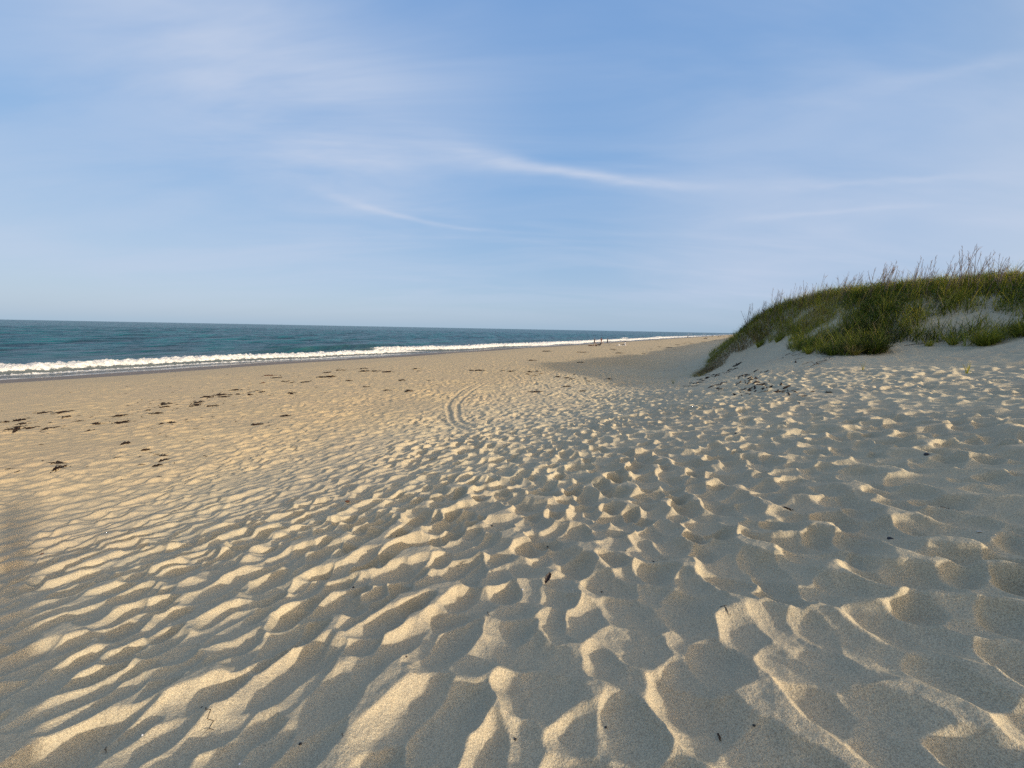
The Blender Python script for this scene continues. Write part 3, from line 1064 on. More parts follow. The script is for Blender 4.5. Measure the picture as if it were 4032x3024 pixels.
Z_LEFT = conv([(245, 624, 50), (340, 622, 90), (380, 650, 50), (100, 670, 70), (118, 690, 25), (85, 718, 90), (85, 732, 22), (160, 712, 45), (275, 715, 60), (448, 675, 25),
               (552, 690, 35), (680, 642, 75), (507, 727, 35), (700, 680, 80), (25, 680, 25)], 0, 1200, .678)
Z_MIDL = conv([(848, 612, 28), (905, 628, 50), (950, 576, 85), (945, 592, 50), (932, 686, 22), (988, 683, 32), (1140, 565, 70), (1130, 582, 60), (1220, 587, 60), (1200, 536, 60), (1270, 522, 80),
               (1295, 532, 50), (1355, 494, 60), (1480, 500, 60), (1515, 505, 40), (1450, 520, 30), (1375, 516, 20)], 0, 1200, .678)
Z_CEN = conv([(1570, 410, 60), (1600, 424, 60), (1650, 443, 45), (1685, 451, 30), (1770, 447, 60), (1890, 418, 110), (1895, 393, 50), (1980, 380, 50), (2100, 370, 60), (2110, 385, 80), (2180, 384, 60),
              (2025, 438, 45), (2125, 475, 40), (1690, 510, 45), (1520, 452, 20)], 0, 1200, .678)
Z_CEN += conv([(680, 278, 60), (820, 263, 45), (845, 274, 25), (755, 320, 48), (893, 322, 22), (680, 372, 36), (790, 376, 38)], 1000, 1250, .7685)
Z_RUT = conv([(1110, 271, 35), (1155, 271, 60), (1270, 272, 30), (1320, 274, 40), (1420, 220, 65), (1500, 173, 70), (1410, 278, 45), (1450, 275, 30), (1400, 290, 25), (1440, 297, 22), (1470, 285, 25),
              (1670, 229, 46), (1680, 178, 75), (1840, 163, 40), (1870, 182, 70)], 1000, 1250, .7685)
Z_SHADE = conv([(1560, 303, 40), (1600, 308, 40), (1640, 292, 22), (1630, 315, 40), (1605, 352, 60), (1440, 378, 80), (1680, 375, 40), (1700, 310, 16), (1712, 324, 20), (1815, 315, 40)], 1000, 1250, .7685)
Z_FAR = conv([(1370, 405, 110), (1480, 372, 110), (1660, 360, 60), (1560, 352, 80), (1250, 398, 80), (1140, 425, 50), (1620, 340, 50), (1800, 335, 70), (1950, 315, 80), (2020, 313, 50),
              (690, 438, 50), (650, 425, 40), (1050, 480, 60), (1220, 323, 70), (1440, 427, 30)], 2200, 1240, .3165)
Z_NEAR = conv([(1750, 855, 90), (1745, 803, 55), (620, 880, 75), (640, 925, 60), (600, 963, 30), (1690, 907, 60), (1570, 755, 60), (1340, 685, 70)], 0, 1500, .3617)
Z_NEAR += conv([(1645, 643, 60), (1490, 690, 80)], 0, 1200, .678)
ORD = ['first', 'second', 'third', 'fourth', 'fifth', 'sixth', 'seventh', 'eighth', 'ninth', 'tenth', 'eleventh', 'twelfth', 'thirteenth', 'fourteenth', 'fifteenth', 'sixteenth',
       'seventeenth', 'eighteenth', 'nineteenth', 'twentieth', 'twenty-first', 'twenty-second', 'twenty-third']
ZONES = [(Z_LEFT, 'from the left edge in the left wrack line', 'seaweed clumps of the left wrack line'),
         (Z_MIDL, 'from left in the dark cluster left of the middle', 'seaweed clumps left of the middle'),
         (Z_CEN, 'from left in the wrack line left of the cart ruts', 'seaweed clumps left of the cart ruts'),
         (Z_RUT, 'from left in the sunlit row right of the cart ruts', 'seaweed clumps right of the cart ruts'),
         (Z_SHADE, 'from left at the edge of the dune shadow', 'seaweed clumps at the dune shadow'),
         (Z_FAR, 'from left in the far wrack behind the dune shadow', 'seaweed clumps far down the beach'),
         (Z_NEAR, 'from left among the nearest ones on smooth left sand', 'nearest seaweed clumps')]
sd_ = 0
bits_c = []
for zone, where, grp in ZONES:
    for k, (px, py, wpx) in enumerate(sorted(zone)):
        x, y, dist = hit(px, py)
        wm = max(.12, wpx * dist * math.cos(math.atan2(x, y)) / 1515)
        sd_ += 1
        far_ = dist > 60
        th = -math.atan2(x, y) * .5 + .55 + random.gauss(0, .2)
        G, z0 = weed_mesh(wm, sd_, x, y, th)
        o = G.obj('seaweed_clump', m_weed2 if (zone is Z_CEN and k in (0, 1)) else m_weed)
        o.location = (x, y, z0)
        size = 'wide flat' if wm > 1.2 else ('medium' if wm > .6 else 'small')
        if (px, py) == (1000 + 1670 * .7685, 1250 + 229 * .7685):
            lab = 'tallest single black seaweed heap on sunlit sand just above the dune shadow'
        else:
            lab = '%s seaweed clump, %s %s' % (size, ORD[k], where)
        tag(o, lab, 'seaweed', grp)
        bits_c.append((x, y, wm))

# crumbs of the same weed all along the wrack lines: nobody could count them
G = Geo()
pts = []
for (x, y, wm) in bits_c:
    for _ in range(int(5 + 7 * min(wm, 1.5))):
        a, q = random.random() * 6.28, abs(random.gauss(0, .9)) * (1.2 + wm)
        pts.append((x + math.cos(a) * q * 1.4, y + math.sin(a) * q * .8))
for _ in range(420):
    s, t = random.uniform(14, 31), random.uniform(-2, 75)
    if abs(s - (25 - .12 * t)) < 7:
        pts.append(xy(s, t))
A = np.array(pts)
zz_ = ground(A[:, 0], A[:, 1])
for (x, y), z in zip(pts, zz_):
    l, a, r = random.uniform(.02, .10), random.random() * 6.28, random.uniform(.004, .012)
    G.tube([(x - math.cos(a) * l, y - math.sin(a) * l, z + .002), (x, y, z + r * 1.2), (x + math.cos(a + .5) * l, y + math.sin(a + .5) * l, z + .003)], [r * .5, r, r * .4], 4)
o = G.obj('seaweed_crumbs', m_weed)
o['kind'] = 'stuff'

# dark roots and dead stems lying on the scarp and slope below the dune nose
m_root = mat('dark_roots', (.035, .026, .022), .9, .4, 20, .1)
G = Geo()
pl, sp = [], []
def macro_st(px, py):
    x, y, _ = hit(px, py)
    return st(x, y)


for (qx, qy, cnt, spr) in ((2690, 1522, 9, .5), (2725, 1508, 14, .5), (2755, 1492, 22, .45), (2790, 1484, 20, .4), (2835, 1470, 14, .4), (2895, 1436, 26, .22), (2880, 1455, 12, .3),
                           (2925, 1478, 18, .35), (2945, 1500, 26, .35), (2985, 1516, 16, .25), (3010, 1530, 20, .3), (3070, 1532, 10, .35), (2850, 1512, 10, .5), (2920, 1540, 10, .4),
                           (2990, 1462, 8, .5), (3110, 1400, 6, .4), (3160, 1420, 6, .4), (3140, 1545, 6, .3)):
    s0, t0 = macro_st(qx, qy)
    for _ in range(cnt):
        s, t = s0 + random.gauss(0, spr * .5), t0 + random.gauss(0, spr * 1.8)
        l, hd = random.uniform(.10, .8) * (.6 if random.random() < .6 else 1), math.atan2(5.2, -2.2) + random.gauss(0, .32)
        i0 = len(pl)
        for j in range(4):
            pl.append(xy(s, t))
            hd += random.gauss(0, .25)
            s += math.cos(hd) * l / 3
            t += math.sin(hd) * l / 3
        sp.append((i0, random.choice((.006, .010, .016, .028))))
A = np.array(pl)
zr = ground(A[:, 0], A[:, 1])
for i0, r in sp:
    G.tube([(A[i0 + j, 0], A[i0 + j, 1], zr[i0 + j] + r * .5 + (.012 if j in (1, 2) else -.004)) for j in range(4)], [r * .5, r, r * .8, r * .3], 5)
o = G.obj('root_litter', m_root)
o['kind'] = 'stuff'

# driftwood, twigs, pebbles, shells, the leaf
m_drift = mat('pale_driftwood', (.34, .29, .23), .85, .25, 18)
m_twig = mat('dark_twig', (.05, .035, .025), .85, .4, 25)
m_peb = mat('black_pebble', (.022, .021, .024), .5, .4, 25, .4)
m_shell = mat('white_shell', (.78, .76, .72), .5, .08, 30, .4)


def put_twig(px0, py0, px1, py1, r, m, lab, cat='twig', name='twig', bend=.08, kids=0):
    xa, ya, _ = hit(px0, py0)
    xb, yb, _ = hit(px1, py1)
    n_ = 7
    L_ = math.hypot(xb - xa, yb - ya)
    X_ = [xa + (xb - xa) * j / (n_ - 1) + random.gauss(0, bend * L_ * .4) * (0 < j < n_ - 1) for j in range(n_)]
    Y_ = [ya + (yb - ya) * j / (n_ - 1) + random.gauss(0, bend * L_ * .4) * (0 < j < n_ - 1) for j in range(n_)]
    zt = ground(np.array(X_), np.array(Y_))
    z0 = float(zt[0])
    hi = np.maximum(np.linspace(zt[0], zt[-1], n_), zt)
    G = Geo()
    G.tube([(X_[j] - xa, Y_[j] - ya, hi[j] - z0 + r * .7) for j in range(n_)], [r * (1 - .09 * j) for j in range(n_)], 7)
    for k in range(kids):
        j = random.randint(1, n_ - 2)
        a = math.atan2(yb - ya, xb - xa) + random.choice((-1, 1)) * random.uniform(.5, 1.1)
        l = L_ * random.uniform(.15, .35)
        p = Vector((X_[j] - xa, Y_[j] - ya, hi[j] - z0 + r * .7))
        G.tube([p, p + Vector((math.cos(a) * l * .5, math.sin(a) * l * .5, l * .2)), p + Vector((math.cos(a) * l, math.sin(a) * l, l * .25))], [r * .7, r * .5, r * .2], 6)
    o = G.obj(name, m)
    o.location = (xa, ya, z0)
    tag(o, lab, cat)
    return o


put_twig(2776, 1476, 2804, 1474, .030, m_drift, 'pale driftwood stick at the foot of the dune nose', 'driftwood', 'driftwood_stick', .02)
put_twig(3562, 1357, 3720, 1343, .012, m_twig, 'long thin dry stem lying on bare sand at right', 'stem', 'dry_stem', .01)
put_twig(3190, 1440, 3245, 1412, .014, m_twig, 'forked dead branch on sand left below the dark bush', 'branch', 'dead_branch', .06, 3)
put_twig(3240, 1400, 3275, 1412, .012, m_twig, 'short dead branch crossing beside the forked one', 'branch', 'dead_branch', .05, 2)
put_twig(3120, 1400, 3185, 1380, .010, m_twig, 'thin dark stem left of the grey green tuft', 'stem', 'dry_stem', .05, 1)
put_twig(810, 2782, 838, 2836, .0022, m_twig, 'thin curved black twig in the near sand, lower left', kids=1, bend=.2)
put_twig(413, 2905, 411, 2932, .0016, m_twig, 'tiny straight twig near the lower left corner')
put_twig(2838, 2392, 2880, 2408, .0020, m_twig, 'thin wiggly twig on the ridge right of centre', bend=.5, kids=2)
put_twig(1920, 2385, 1926, 2420, .0022, m_twig, 'short dark stick poking out of a footprint near centre')
put_twig(2833, 2848, 2842, 2880, .004, m_twig, 'crooked dark twig near the bottom right of centre', bend=.35, kids=3)
put_twig(1345, 2880, 1350, 2902, .0016, m_twig, 'short hair-thin twig between near footprints at bottom centre left')

# the dark leaf: cupped oval blade with a notched end, midrib and stalk
lx_, ly_, ld = hit(2148, 2290)
r_ = ray_px(2148, 2290)
lo = empty('fallen_leaf', lx_, ly_, gz(lx_, ly_) + .012, 0, 'dark brown notched leaf lying in a footprint near the middle foreground', 'leaf')
V_, F_ = [], []
n1_, n2_ = 14, 6
for i in range(n1_ + 1):
    u = i / n1_
    hw = .019 * math.sin(math.pi * min(1, u * .93 + .03)) ** .75 * (1 + .12 * math.sin(u * 23))
    for j in range(-n2_, n2_ + 1):
        w = j / n2_
        notch = .010 * max(0, 1 - abs(w) * 3.2) * sstep(u, .85, 1.0) + .004 * math.sin(w * 17 + 2) * (u > .9)
        V_.append((w * hw, u * .085 - notch, .010 * w * w + .006 * math.sin(3 * u)))
W_ = 2 * n2_ + 1
for i in range(n1_):
    for j in range(W_ - 1):
        F_.append((i * W_ + j, i * W_ + j + 1, (i + 1) * W_ + j + 1, (i + 1) * W_ + j))
bl = link('leaf_blade', mesh_from('leaf_blade', V_, F_), mat('dead_leaf', (.020, .012, .010), .55, .5, 60, .4), lo)
sm = bl.modifiers.new('thick', 'SOLIDIFY')
sm.thickness = .0012
Gs = Geo()
Gs.tube([(0, -.018, -.004), (0, 0, .002), (0, .04, .007), (0, .072, .004)], [.0012, .0014, .001, .0006], 6)
Gs.obj('leaf_stalk', mat('leaf_rib', (.10, .055, .045), .6, .3, 60), lo)
lo.rotation_euler = (rad(28), rad(6), rad(-32))

DEBRIS = [  # (px, py, size, kind, label)
    (2576, 2189, .020, 'p', 'round black pebble on a ridge in the middle foreground'),
    (2372, 2278, .014, 'p', 'small black pebble right of the dark leaf'),
    (2158, 2111, .018, 'p', 'black pebble in a footprint straight above the dark leaf'),
    (3513, 2090, .040, 'p', 'largest flat dark pebble on shaded sand at right'),
    (3394, 2088, .018, 'p', 'small dark pebble left of the large flat one'),
    (2030, 2878, .012, 'p', 'black pebble near the bottom centre'),
    (2386, 2848, .010, 'p', 'tiny black pebble at the bottom right of centre'),
    (2971, 2846, .011, 'p', 'tiny dark pebble right of the crooked twig'),
    (1525, 2039, .030, 'p', 'black pebble in the left middle distance, right of a brown scrap'),
    (1937, 2051, .024, 'p', 'black pebble in the centre middle distance'),
    (1390, 2286, .020, 'p', 'angular black pebble left of centre'),
    (1600, 2586, .011, 'p', 'tiny black pebble in shade below centre left'),
    (1180, 2898, .013, 'p', 'dark pebble near the bottom left of centre'),
    (791, 2757, .009, 'p', 'tiny pebble just above the curved twig'),
    (1560, 2087, .016, 'p', 'small dark pebble below and right of the brown scrap'),
    (2465, 2155, .012, 'p', 'tiny dark pebble in shade left of the round black one'),
    (2462, 2082, .012, 'p', 'tiny dark pebble in the upper part of the middle foreground'),
    (598, 2186, .012, 'p', 'tiny dark pebble on left rippled sand'),
    (4020, 1800, .05, 'p', 'dark pebble at the right picture edge'),
    (3650, 1780, .05, 'p', 'dark pebble in the upper right trodden sand'),
    (2900, 1700, .06, 'p', 'small dark lump on the right side slope'),
    (1368, 1970, .050, 'b', 'reddish brown leaf scrap in the left middle distance'),
    (165, 2162, .030, 'b', 'small brown scrap on sand near the left edge'),
    (3100, 1982, .10, 'c', 'crumbly dark debris patch beside a lit mound at right'),
    (3743, 1973, .12, 'c', 'crumbly dark debris patch in the far right sand'),
    (3260, 1537, .16, 'c', 'dark weathered lump on sand right below the roots'),
    (3185, 1560, .14, 'c', 'dark lump at the lower end of the roots'),
    (2980, 1555, .12, 'c', 'dark debris patch on the slope below the dune nose'),
    (3420, 1630, .10, 'c', 'dark crumbly scrap on the right trodden slope'),
    (558, 2877, .007, 's', 'tiny white shell bit near the lower left'),
    (939, 2967, .008, 's', 'tiny white shell bit at the bottom edge left of centre'),
    (3863, 2060, .022, 's', 'white shell fragment in the right sand'),
    (2058, 2305, .010, 's', 'curved white shell bit left of the dark leaf'),
    (2254, 2316, .006, 's', 'tiny white shell bit right of the dark leaf'),
    (833, 1862, .030, 's', 'white shell fragment on the left middle beach'),
    (176, 2650, .007, 's', 'tiny white shell bit at the left edge'),
]
for k, (px, py, sz, kd, lab) in enumerate(DEBRIS):
    x, y, dist = hit(px, py)
    z = gz(x, y)
    G = Geo()
    if kd == 'p':
        G.blob((0, 0, 0), (sz * .55, sz * .45, sz * .3), k, 12, 8, .10)
        o = G.obj('pebble', m_peb)
        cat = 'pebble'
    elif kd == 'b':
        G.blob((0, 0, 0), (sz * .8, sz * .45, sz * .12), k, 12, 6, .25)
        G.tube([(-sz * .9, 0, 0), (0, 0, sz * .1), (sz * .5, .1 * sz, sz * .08)], sz * .04, 5)
        o = G.obj('leaf_scrap', mat('brown_scrap', (.12, .045, .02), .7, .4, 40))
        cat = 'leaf scrap'
    elif kd == 'c':
        R_ = random.Random(k)
        for q in range(60):
            G.blob((R_.gauss(0, sz * .32), R_.gauss(0, sz * .2), R_.uniform(-.02, sz * .03)), (sz * R_.uniform(.03, .12), sz * R_.uniform(.03, .08), sz * .04), q + k, 7, 5, .3)
        o = G.obj('debris_patch', m_twig)
        cat = 'debris'
    else:
        R_ = random.Random(k)
        Vv, Ff = [], []
        for i in range(7):
            for j in range(7):
                a, b = -1.0 + i / 3, -1 + j / 3
                rr = math.sqrt(max(0, 1 - .45 * a * a - .45 * b * b))
                Vv.append((a * sz * .6, b * sz * .45, rr * sz * .35 + R_.uniform(-.02, .02) * sz))
        for i in range(6):
            for j in range(6):
                if i + j < 10:
                    Ff.append((i * 7 + j, (i + 1) * 7 + j, (i + 1) * 7 + j + 1, i * 7 + j + 1))
        o = link('shell_fragment', mesh_from('shell_fragment', Vv, Ff), m_shell)
        o.modifiers.new('thick', 'SOLIDIFY').thickness = sz * .08
        cat = 'shell'
    o.location = (x, y, z + sz * .12)
    o.rotation_euler = (random.gauss(0, .2), random.gauss(0, .2), random.random() * 6.28)
    tag(o, lab, cat)


# ------------------------------------------------------------------ people
def skin_obj(name, chains, parent, m, root=(0, 0, 0), sub=2):
    """chains: lists of (point, radius); points that coincide are welded into one body"""
    V_, E_, R_, idx = [], [], [], {}
    for ch in chains:
        prev = None
        for p, r in ch:
            k = (round(p[0], 4), round(p[1], 4), round(p[2], 4))
            if k not in idx:
                idx[k] = len(V_)
                V_.append(k)
                R_.append(r)
            i = idx[k]
            if prev is not None and prev != i:
                E_.append((prev, i))
            prev = i
    me = bpy.data.meshes.new(name)
    me.from_pydata(V_, E_, [])
    o = link(name, me, None, parent)
    sk = o.modifiers.new('skin', 'SKIN')
    sk.use_smooth_shade = True
    lay = me.skin_vertices[0] if me.skin_vertices else None
    if lay is None:
        bm = bmesh.new()
        bm.from_mesh(me)
        bm.verts.layers.skin.verify()
        bm.to_mesh(me)
        bm.free()
        lay = me.skin_vertices[0]
    for i, r in enumerate(R_):
        rr = r if hasattr(r, '__len__') else (r, r)
        lay.data[i].radius = rr
        lay.data[i].use_root = (i == 0)
    o.modifiers.new('sub', 'SUBSURF').levels = sub
    o.modifiers['sub'].render_levels = sub
    # skin output takes the object's material
    me.materials.append(m)
    return o


def lerp(a, b, u):
    return tuple(a[i] + (b[i] - a[i]) * u for i in range(3))


def person(label, x, y, rz, pose, skin, hair, top, legs, shoes=None, long_sleeve=False, long_legs=True, scale=1.0, z=None, dress_r=1.0, group=None):
    root = empty('person', x, y, gz(x, y) if z is None else z, rz, label, 'person', group)
    J = dict(pelvis=(0, 0, .93), chest=(0, .01, 1.22), neck=(0, 0, 1.44), head=(0, .02, 1.56), crown=(0, .015, 1.67),
             shR=(.17, 0, 1.39), shL=(-.17, 0, 1.39), elR=(.22, -.03, 1.11), elL=(-.22, -.03, 1.11), wrR=(.24, .06, .87), wrL=(-.24, .06, .87),
             hiR=(.09, 0, .88), hiL=(-.09, 0, .88), knR=(.10, .03, .49), knL=(-.10, .03, .49), anR=(.10, -.01, .08), anL=(-.10, -.01, .08), toR=(.12, .15, .03), toL=(-.12, .15, .03))
    J.update(pose)
    hand_chains = []
    for sd2 in ('R', 'L'):
        w, e = Vector(J['wr' + sd2]), Vector(J['el' + sd2])
        d = (w - e).normalized()
        sx = 1 if sd2 == 'R' else -1
        side = Vector((0, 1, 0)) if abs(d.y) < .8 else Vector((0, 0, 1))
        side = (side - d * side.dot(d)).normalized()
        palm = w + d * .05
        J['pa' + sd2] = tuple(palm)
        for q in range(4):
            off = side * (.028 - .019 * q)
            ln = (.075, .085, .08, .062)[q]
            k0 = palm + off + d * .02
            curl = d.cross(side) * sx * .018
            hand_chains.append([(tuple(palm), .022), (tuple(k0), .011), (tuple(k0 + d * ln * .5 + curl * .3), .0095), (tuple(k0 + d * ln * .9 + curl), .008)])
        t0 = w + d * .025 + side * .032
        hand_chains.append([(J['wr' + sd2], .024), (tuple(t0), .012), (tuple(t0 + d * .03 + side * .02), .010), (tuple(t0 + d * .055 + side * .024), .008)])
    hd, nk, cr = Vector(J['head']), Vector(J['neck']), Vector(J['crown'])
    up = (cr - hd).normalized()
    fw = Vector(J.get('face', (0, 1, 0)))
    fw = (fw - up * fw.dot(up)).normalized()
    ch = [[(J['pelvis'], (.145, .10)), (J['chest'], (.15, .105)), (J['neck'], .055), (tuple(hd), (.078, .092)), (tuple(cr), (.062, .072))],
          [(tuple(hd), (.078, .092)), (tuple(hd + fw * .088 - up * .005), .016)],
          [(tuple(hd), (.078, .092)), (tuple(hd + fw * .05 - up * .07), .036)]]
    for s2 in ('R', 'L'):
        ch.append([(J['chest'], (.15, .105)), (J['sh' + s2], .056), (J['el' + s2], .040), (J['wr' + s2], .026), (J['pa' + s2], .030)])
        ch.append([(J['pelvis'], (.145, .10)), (J['hi' + s2], .088), (J['kn' + s2], .056), (lerp(J['kn' + s2], J['an' + s2], .35), .056), (J['an' + s2], .038), (J['to' + s2], .030)])
    m_skin = mat('skin_' + skin, {'light': (.38, .22, .15), 'tan': (.24, .125, .08)}[skin], .6, .06, 20)
    body = skin_obj('body', ch + hand_chains, root, m_skin)
    # clothes follow the same joints, a little wider
    k = 1.0 * dress_r
    tch = [[(lerp(J['pelvis'], J['chest'], -.38), (.17 * k, .17 * k)), (lerp(J['pelvis'], J['chest'], .3), (.16 * k, .16 * k)), (J['chest'], (.17 * k, .125 * k)), (lerp(J['chest'], J['neck'], .8), .085)]]
    for s2 in ('R', 'L'):
        c = [(J['chest'], (.17 * k, .125 * k)), (J['sh' + s2], .072), (lerp(J['sh' + s2], J['el' + s2], .6), .058)]
        if long_sleeve:
            c += [(J['el' + s2], .052), (lerp(J['el' + s2], J['wr' + s2], .93), .040)]
        tch.append(c)
    skin_obj('shirt', tch, root, mat('cloth_' + top[0], top[1], .9, .12, 40))
    lch = [[(lerp(J['pelvis'], J['chest'], .45), (.155, .155)), (J['pelvis'], (.165, .12))]]
    for s2 in ('R', 'L'):
        c = [(J['pelvis'], (.165, .12)), (J['hi' + s2], .103), (lerp(J['hi' + s2], J['kn' + s2], .8), .078)]
        if long_legs:
            c += [(J['kn' + s2], .070), (lerp(J['kn' + s2], J['an' + s2], .9), .056)]
        lch.append(c)
    skin_obj('trousers' if long_legs else 'shorts', lch, root, mat('cloth_' + legs[0], legs[1], .9, .12, 40))
    hb = hd - fw * .022 + up * .012
    hch = [[(tuple(hb), (.086, .090)), (tuple(cr - fw * .015 + up * .012), (.068, .075))]]
    if hair[2]:
        hch.append([(tuple(hb), (.086, .090)), (tuple(hb - fw * .05 - up * hair[2]), .045)])
    skin_obj('hair', hch, root, mat('hair_' + hair[0], hair[1], .7, .3, 60))
    if shoes:
        for s2 in ('R', 'L'):
            a, t_ = Vector(J['an' + s2]), Vector(J['to' + s2])
            skin_obj('shoe', [[(tuple(a - (t_ - a) * .25 + Vector((0, 0, -.03))), .042), (tuple(lerp(a, t_, .4)), .044), (tuple(t_), .036)]], root, mat('shoe_' + shoes[0], shoes[1], .7))
    root.scale = (scale,) * 3
    return root


BLACK, MAROON, GREY, WHITE, NAVY, DARK = ('black', (.015, .014, .016)), ('maroon', (.09, .022, .022)), ('blue_grey', (.13, .17, .20)), ('white', (.78, .80, .80)), ('navy', (.02, .028, .05)), ('charcoal', (.03, .03, .034))
H_DARK, H_BROWN = ('dark', (.015, .011, .009), 0), ('brown', (.05, .028, .015), .09)
coast = -math.atan2(.5250, .8511)


def at_px(px, py):
    x, y, _ = hit(px, py)
    return x, y


# the walking man in black, one arm pointing forward
x, y = at_px(2340, 1359)
person('person in black shirt striding right with one arm stretched forward', x, y, coast - 1.35,
       dict(shR=(.17, .0, 1.39), elR=(.2, .27, 1.28), wrR=(.18, .50, 1.14), elL=(-.2, -.15, 1.14), wrL=(-.2, -.12, .90), knR=(.1, .30, .55), anR=(.1, .34, .10), toR=(.11, .49, .06), knL=(-.1, -.03, .48), anL=(-.1, -.28, .12), toL=(-.11, -.16, .03),
            head=(0, .05, 1.56), crown=(0, .05, 1.67)), 'tan', H_DARK, BLACK, BLACK, ('dark', (.02, .02, .02)), long_legs=False, scale=1.02)
x, y = at_px(2367, 1354)
person('person in dark maroon jacket standing with hands in front, facing the sea', x, y, coast + .9,
       dict(elR=(.24, .02, 1.10), wrR=(.10, .16, 1.02), elL=(-.24, .02, 1.10), wrL=(-.10, .16, 1.02)), 'light', H_BROWN, MAROON, ('beige', (.30, .20, .15)), long_sleeve=True, scale=1.10, dress_r=1.2)
x, y = at_px(2392, 1352)
person('person in blue grey top and black trousers standing beside the tilted beach chair', x, y, coast + 2.6, dict(), 'light', H_BROWN, GREY, BLACK, ('dark', (.02, .02, .02)), long_sleeve=True, scale=1.0, dress_r=1.1)

SIT = dict(pelvis=(0, 0, .12), chest=(0, -.03, .42), neck=(0, -.01, .64), head=(0, .02, .76), crown=(0, .02, .87), shR=(.17, -.02, .59), shL=(-.17, -.02, .59), elR=(.24, -.12, .34), elL=(-.24, -.12, .34),
           wrR=(.22, -.22, .10), wrL=(-.22, -.22, .10), hiR=(.09, .02, .11), hiL=(-.09, .02, .11), knR=(.11, .44, .16), knL=(-.11, .44, .18), anR=(.10, .86, .07), anL=(-.10, .86, .07), toR=(.10, .92, .18), toL=(-.10, .92, .18))
x, y = at_px(2461, 1360)
px_, py_ = x, y
person('dark haired person in white shirt sitting on a towel, legs stretched out left', x, y, 1.35, SIT, 'light', ('black', (.012, .010, .010), .05), WHITE, DARK, long_legs=True, scale=1.1, dress_r=1.25, z=gz(x, y) + .05)


def towel(name, x, y, w, l, rz, colr, lab, cat):
    n_ = 14
    G = Geo()
    c, s_ = math.cos(rz), math.sin(rz)
    P = [((i / n_ - .5) * l, (j / 6 - .5) * w) for i in range(n_ + 1) for j in range(7)]
    XY = np.array([(x + a * c - b * s_, y + a * s_ + b * c) for a, b in P])
    z = ground(XY[:, 0], XY[:, 1])
    z0 = float(z.mean())
    z = z0 + (z - z0) * .6 + .03 + .012 * np.sin(np.arange(len(z)) * 2.1)
    z = np.maximum(z, ground(XY[:, 0], XY[:, 1]) + .012)
    V_ = [(q[0] - x, q[1] - y, zz2 - z0) for q, zz2 in zip(XY, z)]
    F_ = [(i * 7 + j, (i + 1) * 7 + j, (i + 1) * 7 + j + 1, i * 7 + j + 1) for i in range(n_) for j in range(6)]
    o = link(name, mesh_from(name, V_, F_), mat('towel_' + name + str(colr[0]), colr, .95, .1, 30))
    o.modifiers.new('thick', 'SOLIDIFY').thickness = .012
    o.location = (x, y, z0)
    tag(o, lab, cat)


towel('beach_towel', px_ - .9, py_ + .05, 1.1, 2.7, .1, (.74, .73, .72), 'pale grey beach towel under the sitting person in white', 'towel')


def bag(x, y, w, h, colr, lab, rz=0.0):
    r = empty('beach_bag', x, y, gz(x, y), rz, lab, 'bag')
    G = Geo()
    n_ = 12
    for k, (f1_, zz2) in enumerate(((.85, 0), (1, .1 * h), (1.04, .45 * h), (.95, .85 * h), (.82, h))):
        for i in range(n_):
            a = 2 * math.pi * i / n_
            G.v.append(Vector((abs(math.cos(a)) ** .6 * math.copysign(1, math.cos(a)) * w * .5 * f1_, abs(math.sin(a)) ** .6 * math.copysign(1, math.sin(a)) * w * .28 * f1_, zz2 + .02 * math.sin(a * 3 + k))))
    for k in range(4):
        for i in range(n_):
            G.f.append((k * n_ + i, k * n_ + (i + 1) % n_, (k + 1) * n_ + (i + 1) % n_, (k + 1) * n_ + i))
    G.f.append(tuple(range(n_))[::-1])
    G.f.append(tuple(4 * n_ + i for i in range(n_)))
    m = mat('bag_' + lab[:9].replace(' ', '_'), colr, .85)
    G.obj('bag_body', m, r)
    H = Geo()
    for s2 in (-1, 1):
        H.tube([(-w * .25, s2 * w * .12, h * .95), (-w * .18, s2 * w * .13, h * 1.3), (w * .18, s2 * w * .13, h * 1.3), (w * .25, s2 * w * .12, h * .95)], .012, 5)
    H.obj('bag_handles', m, r)


x, y = at_px(2437, 1361)
bag(x, y, .30, .36, (.60, .59, .56), 'white tote bag standing on the left end of the grey towel')
x, y = at_px(2320, 1362)
bag(x, y, .42, .24, (.06, .035, .03), 'dark brown bag, leftmost of the row left of the walking person')
x, y = at_px(2326.5, 1362)
bag(x, y, .42, .24, (.08, .03, .025), 'reddish brown bag, second from left in the row')
x, y = at_px(2335, 1362.5)
bag(x, y, .62, .16, (.17, .09, .06), 'flat tan brown bag at the walking person\'s feet')
x, y = at_px(2347, 1362)
bag(x, y, .55, .30, (.10, .04, .03), 'reddish bag between the walking person and the seated one')


